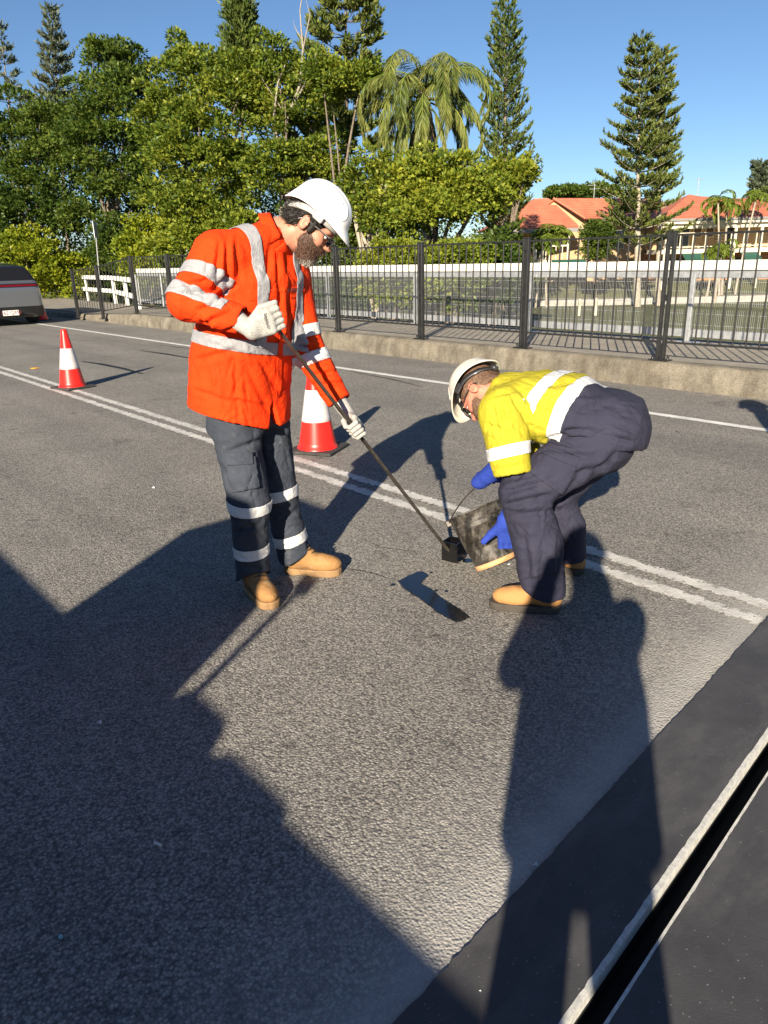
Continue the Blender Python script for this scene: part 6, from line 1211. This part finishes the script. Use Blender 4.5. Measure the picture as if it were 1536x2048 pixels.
# ------------------------------------------------------------------ silver car at the left edge
def carpaint():
    m, n, b = nodes('silver_paint'); b.inputs['Base Color'].default_value = (.23, .24, .26, 1); setp(b, rough=.28, metal=.75, coat=.6); M['silver_paint'] = m
carpaint(); plastic('gloss_black', (.010, .010, .011), .15); plastic('tail_red', (.13, .003, .005), .15); plastic('plate_white', (.72, .70, .68), .4); pm('plate_ink', (.16, .02, .03), None, rough=.5); pm('tyre', (.018, .018, .018), (.03, .03, .03), 20, .85, .2, 80, .004)
def car():
    x0 = -21.85; yc = 5.93; c = np.array([x0-2.35, yc, 0]); t = empty('silver_car', (c[0], c[1], 0)); tag(t, 'silver car with full width red tail light, seen from behind at the left edge', 'car')
    O_ = V3((x0, yc, 0))
    def sh(P):
        p = P-O_; x = -p[:, 0]; y = np.abs(p[:, 1]); z = p[:, 2]
        wid = .955-.10*np.clip((.5-x)/.5, 0, 1)**2-.10*np.clip((x-4.1)/.6, 0, 1)**2-.05*np.clip((z-.75)/.4, 0, 1)-.05*np.clip((.4-z)/.3, 0, 1)
        back_ = -x+.02+.10*np.clip(np.abs(z-.72)-.2, 0, 1)**1.2*1.2; nose = x-4.70+.25*np.clip((z-.55)/.4, 0, 1)
        top = z-(1.10-.02*np.clip(1-x, 0, 1)-.12*np.clip((x-3.3)/1.3, 0, 1)); low = .22-z
        d = smax(smax(y-wid, np.maximum(back_, nose), .12), smax(top, low, .06), .08)
        gw = .86-.52*np.clip((z-1.02)/.62, 0, 1)**1.6*.45; roof = z-(1.64-.05*((x-2.3)/1.2)**2); rs = -(x-.10)+.62*np.clip(z-1.08, 0, 1)*1.35; ws = (x-3.75)+1.35*np.clip(z-1.0, 0, 1)
        g = smax(smax(y-gw, roof, .12), np.maximum(rs, ws), .10); d = smin(d, np.maximum(g, .8-z), .05)
        for wx in (.95, 3.85): d = np.where(y > .55, smax(d, -(np.sqrt((x-wx)**2+(z-.36)**2)-.40), .02), d)
        return d
    V, Q = polygonize(sh, (x0-4.9, yc-1.05, .1), (x0+.15, yc+1.05, 1.75), .028); V = relax(V, Q, 2, .5); bo = link('body', mesh_np('body', V, Q, True), M['silver_paint'], t)
    X = np.array([1., 0, 0])
    def skin(nm, planes, m, off, th=.006, keep=None): return patch(nm, V, Q, planes, M[m], t, off, keep, th)
    rear = lambda c_: (c_[:, 0] > x0-1.7)
    P_ = lambda x, y, z: np.array([x0-x, yc+y, z])
    skin('rear_window', [(P_(0, 0, 1.17), UP), (P_(0, 0, 1.60), -UP), (P_(1.25, 0, 0), X), (P_(0, .80, 1.3), unit((0, -1, -.35))), (P_(0, -.80, 1.3), unit((0, 1, -.35)))], 'gloss_black', .003, .004, rear)
    skin('light_bar', [(P_(0, 0, 1.00), UP), (P_(0, 0, 1.085), -UP), (P_(.35, 0, 0), X)], 'gloss_black', .003); skin('tail_light', [(P_(0, 0, 1.02), UP), (P_(0, 0, 1.062), -UP), (P_(.22, 0, 0), X)], 'tail_red', .009)
    skin('bumper', [(P_(0, 0, .2), UP), (P_(0, 0, .50), -UP), (P_(.40, 0, 0), X)], 'gloss_black', .004, .012)
    for s in (-1, 1): skin('side_glass', [(P_(0, 0, 1.14), UP), (P_(0, 0, 1.54), -UP), (P_(1.15, 0, 1.2), unit((-1, 0, -.9))), (P_(3.4, 0, 1.2), unit((1, 0, -1.1))), (P_(0, s*.5, 0), (0, s, 0))], 'gloss_black', .003)
    for wx in (.95, 3.85):
        for s in (-1, 1):
            A = np.array([[1, 0, 0], [0, 0, 1], [0, s, 0]]); mb = MB(); mb.lathe(P_(wx, s*.70, .355), [(.22, 0), (.34, .0), (.355, .03), (.355, .19), (.34, .225), (.25, .23)], 32, A); w = mb.build('wheel', M['tyre'], t)
            mb = MB(); mb.lathe(P_(wx, s*.70, .355), [(.0, .20), (.06, .21), (.08, .19), (.20, .20), (.25, .225)], 32, A); mb.build('rim', M['silver_paint'], w)
    pc = P_(-.045, .0, .345)+np.array([0, .0, 0]); ym = onY(22, 626, 5.6)
    q = CAM+ray(22, 626)*((x0+.07)/ray(22, 626)[0]); pc = np.array([x0+.075, q[1], q[2]]); mb = MB(); mb.box(pc, (.012, .40, .135), None, .003); pl = mb.build('number_plate', M['plate_white'], t)
    text_mesh('plate_number', '162\u00b7QM3', .135, M['plate_ink'], pl, pc+X*.0075, (0, 1, 0), UP)
    mb = MB(); mb.box(P_(.5, 0, .26), (.5, 1.5, .12)); mb.build('underbody', M['tyre'], t)
car()
# ------------------------------------------------------------------ litter on the road
pm('orange_bit', (.85, .38, .02), None, rough=.4); pm('pale_bit', (.62, .62, .60), None, rough=.7); pm('blue_bit', (.25, .45, .55), None, rough=.5)
def bit(px, py, ln, w, rot, m, nm, lab, cat):
    c = gnd(px, py); a = math.radians(rot); A = np.array([[math.cos(a), math.sin(a), 0], [-math.sin(a), math.cos(a), 0], [0, 0, 1.]]); mb = MB(); mb.box(c+UP*.006, (ln, w, .010), A, .003); o = mb.build(nm, M[m]); tag(o, lab, cat)
bit(70, 737, .10, .09, 20, 'orange_bit', 'road_stud', 'small orange road stud beside the double line at far left', 'road stud')
bit(316, 1691, .030, .006, 20, 'pale_bit', 'cigarette_butt', 'white cigarette butt in the dark shade at lower left', 'litter'); bit(122, 1877, .010, .009, 50, 'blue_bit', 'plastic_scrap', 'tiny blue scrap in the dark shade at bottom left', 'litter')
for i, (x, y, s, lab) in enumerate(((200, 1446, .012, 'white speck of grit left of centre in the shade'), (961, 1985, .008, 'white fleck on the black joint strip near the bottom'), (308, 976, .016, 'pale pebble on the sunny road left of the orange worker'), (1072, 1730, .010, 'pale crumb at the edge of the black strip'), (1018, 1130, .01, 'small pale pebble under the bucket'))):
    c = gnd(x, y)+UP*.003; mb = MB(); k = rng.uniform(.6, 1.3, 12); mb.add([c+s*k[j]*np.array([math.cos(j*2.1), math.sin(j*2.1), 0])*(1 if j < 6 else .6)+UP*(0 if j < 6 else s*.5) for j in (0, 3, 1, 4, 2, 5)]+[c+UP*s*.6], [(0, 1, 6), (1, 2, 6), (2, 3, 6), (3, 4, 6), (4, 5, 6), (5, 0, 6)]); o = mb.build('pebble', M['pale_bit']); tag(o, lab, 'pebble', 'specks of grit')

# ------------------------------------------------------------------ people read off their shadows; truck and load added out of view as shadow casters
def bystander(name, base, face, hgt, arms, shirt_m, trou_m, lab, hat=None, stance=.13):
    base = np.array([base[0], base[1], 0.]); f = unit(face); l = np.cross(UP, f); k = hgt/1.75; q = lambda a, b, c: base+(f*a+l*b+UP*c)*k
    hipL, hipR = q(0, .095, .88), q(0, -.095, .88); anL, anR = q(0, stance, .09), q(0, -stance, .09); ho = q(.03, 0, 1.63); A = frame(unit(f-UP*.15), UP); head = head_fn(ho, A, q(-.01, 0, 1.42))
    sl, sr = q(0, .19, 1.40), q(0, -.19, 1.40); al = arms.get('l') or (q(.02, .27, 1.12), q(.08, .26, .88)); ar = arms.get('r') or (q(.02, -.27, 1.12), q(.08, -.26, .88))
    lo, hi = bounds([hipL, hipR, anL, anR, ho, sl, sr, *al, *ar], .2); lo[2] = 0
    bd = body_mesh(name, head, [(q(0, 0, 1.40), q(0, 0, .9), .10, .10), (hipL, anL, .07, .04), (hipR, anR, .07, .04), (sl, al[0], .045, .04), (al[0], al[1], .04, .04), (sr, ar[0], .045, .04), (ar[0], ar[1], .04, .04), (q(0, 0, 1.38), sl, .06, .06), (q(0, 0, 1.38), sr, .06, .06)], lo, hi, M['skin'], .011); tag(bd, lab, 'person')
    def st(P):
        d = dstack(P, [(q(0, 0, 1.46), l, f, .10, .08), (q(0, 0, 1.38), l, f, .20, .11), (q(0, 0, 1.15), l, f, .225, .13), (q(0, 0, .87), l, f, .215, .14)]); 
        for s_, a in ((sl, al), (sr, ar)): d = smin(d, dcone(P, s_, a[0], .080, .065), .04); d = smin(d, dcone(P, a[0], a[0]+(a[1]-a[0])*.75, .065, .05), .02)
        return d
    cloth_mesh('shirt', st, *bounds([q(0, 0, .8), q(0, 0, 1.5), *al, *ar, sl, sr], .22), .012, M[shirt_m], bd, (), (), .006)
    def tr(P):
        d = dcone(P, q(0, 0, 1.0), q(0, 0, .98), .125, .125)
        for h_, a_ in ((hipL, anL), (hipR, anR)): d = smin(d, dcone(P, h_, a_, .082, .066), .03)
        return np.maximum(d, .06-P[:, 2])
    cloth_mesh('trousers', tr, *bounds([hipL, hipR, anL, anR], .2), .012, M[trou_m], bd, (), (), .006)
    for s_, a_ in ((1, anL), (-1, anR)): h0 = base+l*s_*stance*k-f*.07; boot(bd, h0, h0+f, a_, 'boot_tan', 'boot_sole_dark', False)
    if hat: helmet(bd, in_frame(A, ho, (.004, 0, .018)), A, hat, 'band_grey', vents=False)
    return bd
pb = np.array([.40, -.47, 0]); phone = CAM-HD*.045-UP*.02
lh_, rh_ = phone-RD*.09-HD*.03-UP*.03, phone+RD*.10-HD*.03-UP*.03
bystander('person', pb, HD, 1.76, {'l': (pb+HD*.22-RD*.20+UP*1.17, lh_), 'r': (pb+HD*.24+RD*.20+UP*1.16, rh_)}, 'orange_cloth', 'denim', 'person behind the camera whose long shadow lies across the black joint', 'helmet_white', .16)
mb = MB(); mb.box(phone-HD*.02, (.150, .009, .073), np.array([RD, HD, UP]), .004); o = mb.build('phone', M['gloss_black']); tag(o, 'phone held up by the person behind the camera', 'phone')
bystander('person', (-.61, 4.07), unit(-RD), 1.78, {}, 'yellow_cloth', 'navy_cloth', 'person just outside the right picture edge whose shadow reaches the kerb', 'helmet_white', .12)
# unseen truck and load, added behind the camera to shade the near road
pm('truck_white', (.66, .66, .65), (.74, .74, .73), 3, .35); pm('tray_steel', (.20, .20, .21), (.30, .30, .31), 8, .5, metal=.5); pm('sack_paper', (.42, .36, .27), (.50, .44, .34), 9, .9, .4, 50, .01)
t = empty('work_truck', (-3., -2.7, 0)); tag(t, 'flat tray work truck parked behind the camera', 'truck'); Yt = -1.65; TZ = 1.20
def tb(nm, x0, x1, y0, y1, z0, z1, m, bev=.01, par=None): mb = MB(); mb.box(((x0+x1)/2, (y0+y1)/2, (z0+z1)/2), (x1-x0, y1-y0, z1-z0), None, bev); return mb.build(nm, M[m], par or t)
tb('tray_floor', -7.5, 5.0, Yt-2.1, Yt-.06, .78, .88, 'tray_steel'); tb('drop_side', -7.5, 5.0, Yt-.05, Yt, .80, TZ, 'truck_white'); tb('drop_side', -7.5, 5.0, Yt-2.16, Yt-2.11, .80, TZ, 'truck_white'); tb('skirt', -7.4, 4.9, Yt-.22, Yt-.18, .30, .775, 'tray_steel'); tb('chassis', -7.6, 7., Yt-1.5, Yt-.6, .5, .77, 'tyre')
cb = tb('cab', 5.15, 7.2, Yt-2.1, Yt-.02, .55, 2.35, 'truck_white', .12); tb('windscreen', 7.17, 7.23, Yt-1.9, Yt-.2, 1.45, 2.15, 'dark_glass', .01, cb); tb('side_window', 5.9, 6.9, Yt-.03, Yt-.005, 1.45, 2.1, 'dark_glass', .005, cb)
for wx in (-5.6, -4.4, 6.1):
    for yy in (Yt-.34, Yt-2.0):
        mb = MB(); mb.lathe((wx, yy, .46), [(.0, .02), (.2, .0), (.40, .0), (.46, .04), (.46, .24), (.40, .28), (.2, .26), (.0, .24)], 28, np.array([[1, 0, 0], [0, 0, 1], [0, 1, 0]])); mb.build('wheel', M['tyre'], t)
o = tb('tool_cabinet', -.99, -.50, Yt-.9, Yt-.06, .885, 2.06, 'tray_steel', .02); o.parent = None; o.matrix_parent_inverse = Matrix.Identity(4); tag(o, 'grey steel tool cabinet standing on the truck tray', 'cabinet')  # upright block added out of view, sized by the shadow it throws
for i, (x, w, z) in enumerate(((-.28, .34, 1.33), (.12, .42, 1.29), (.55, .40, 1.245))):
    c = np.array([x, Yt-.28, (z+.885)/2]); o, V, Q = solid('cement_sack', lambda P, c=c, w=w, z=z: dbox(P, c, (w/2, .18, (z-.885)/2), None, .07), c, (w/2+.1, .3, .35), .02, M['sack_paper'], None); tag(o, ['tallest paper sack on the truck tray beside the cabinet', 'middle paper sack on the truck tray', 'lowest paper sack on the truck tray'][i], 'sack', 'sacks on the truck tray')  # lumps added out of view to make the tray's shadow edge uneven
mb = MB(); mb.tube([(-.46, Yt-.12, .9), (-.40, Yt-.02, 1.62)], .017, 8); t2 = empty('shovel', (-.44, Yt-.1, .9)); tag(t2, 'shovel leaning on the truck tray beside the cabinet', 'shovel'); mb.build('handle', M['bark_pale'], t2); mb = MB(); mb.box((-.395, Yt-.012, 1.66), (.11, .03, .09), None, .012); mb.build('grip', M['tyre'], t2)  # handle added out of view to throw one thin shadow
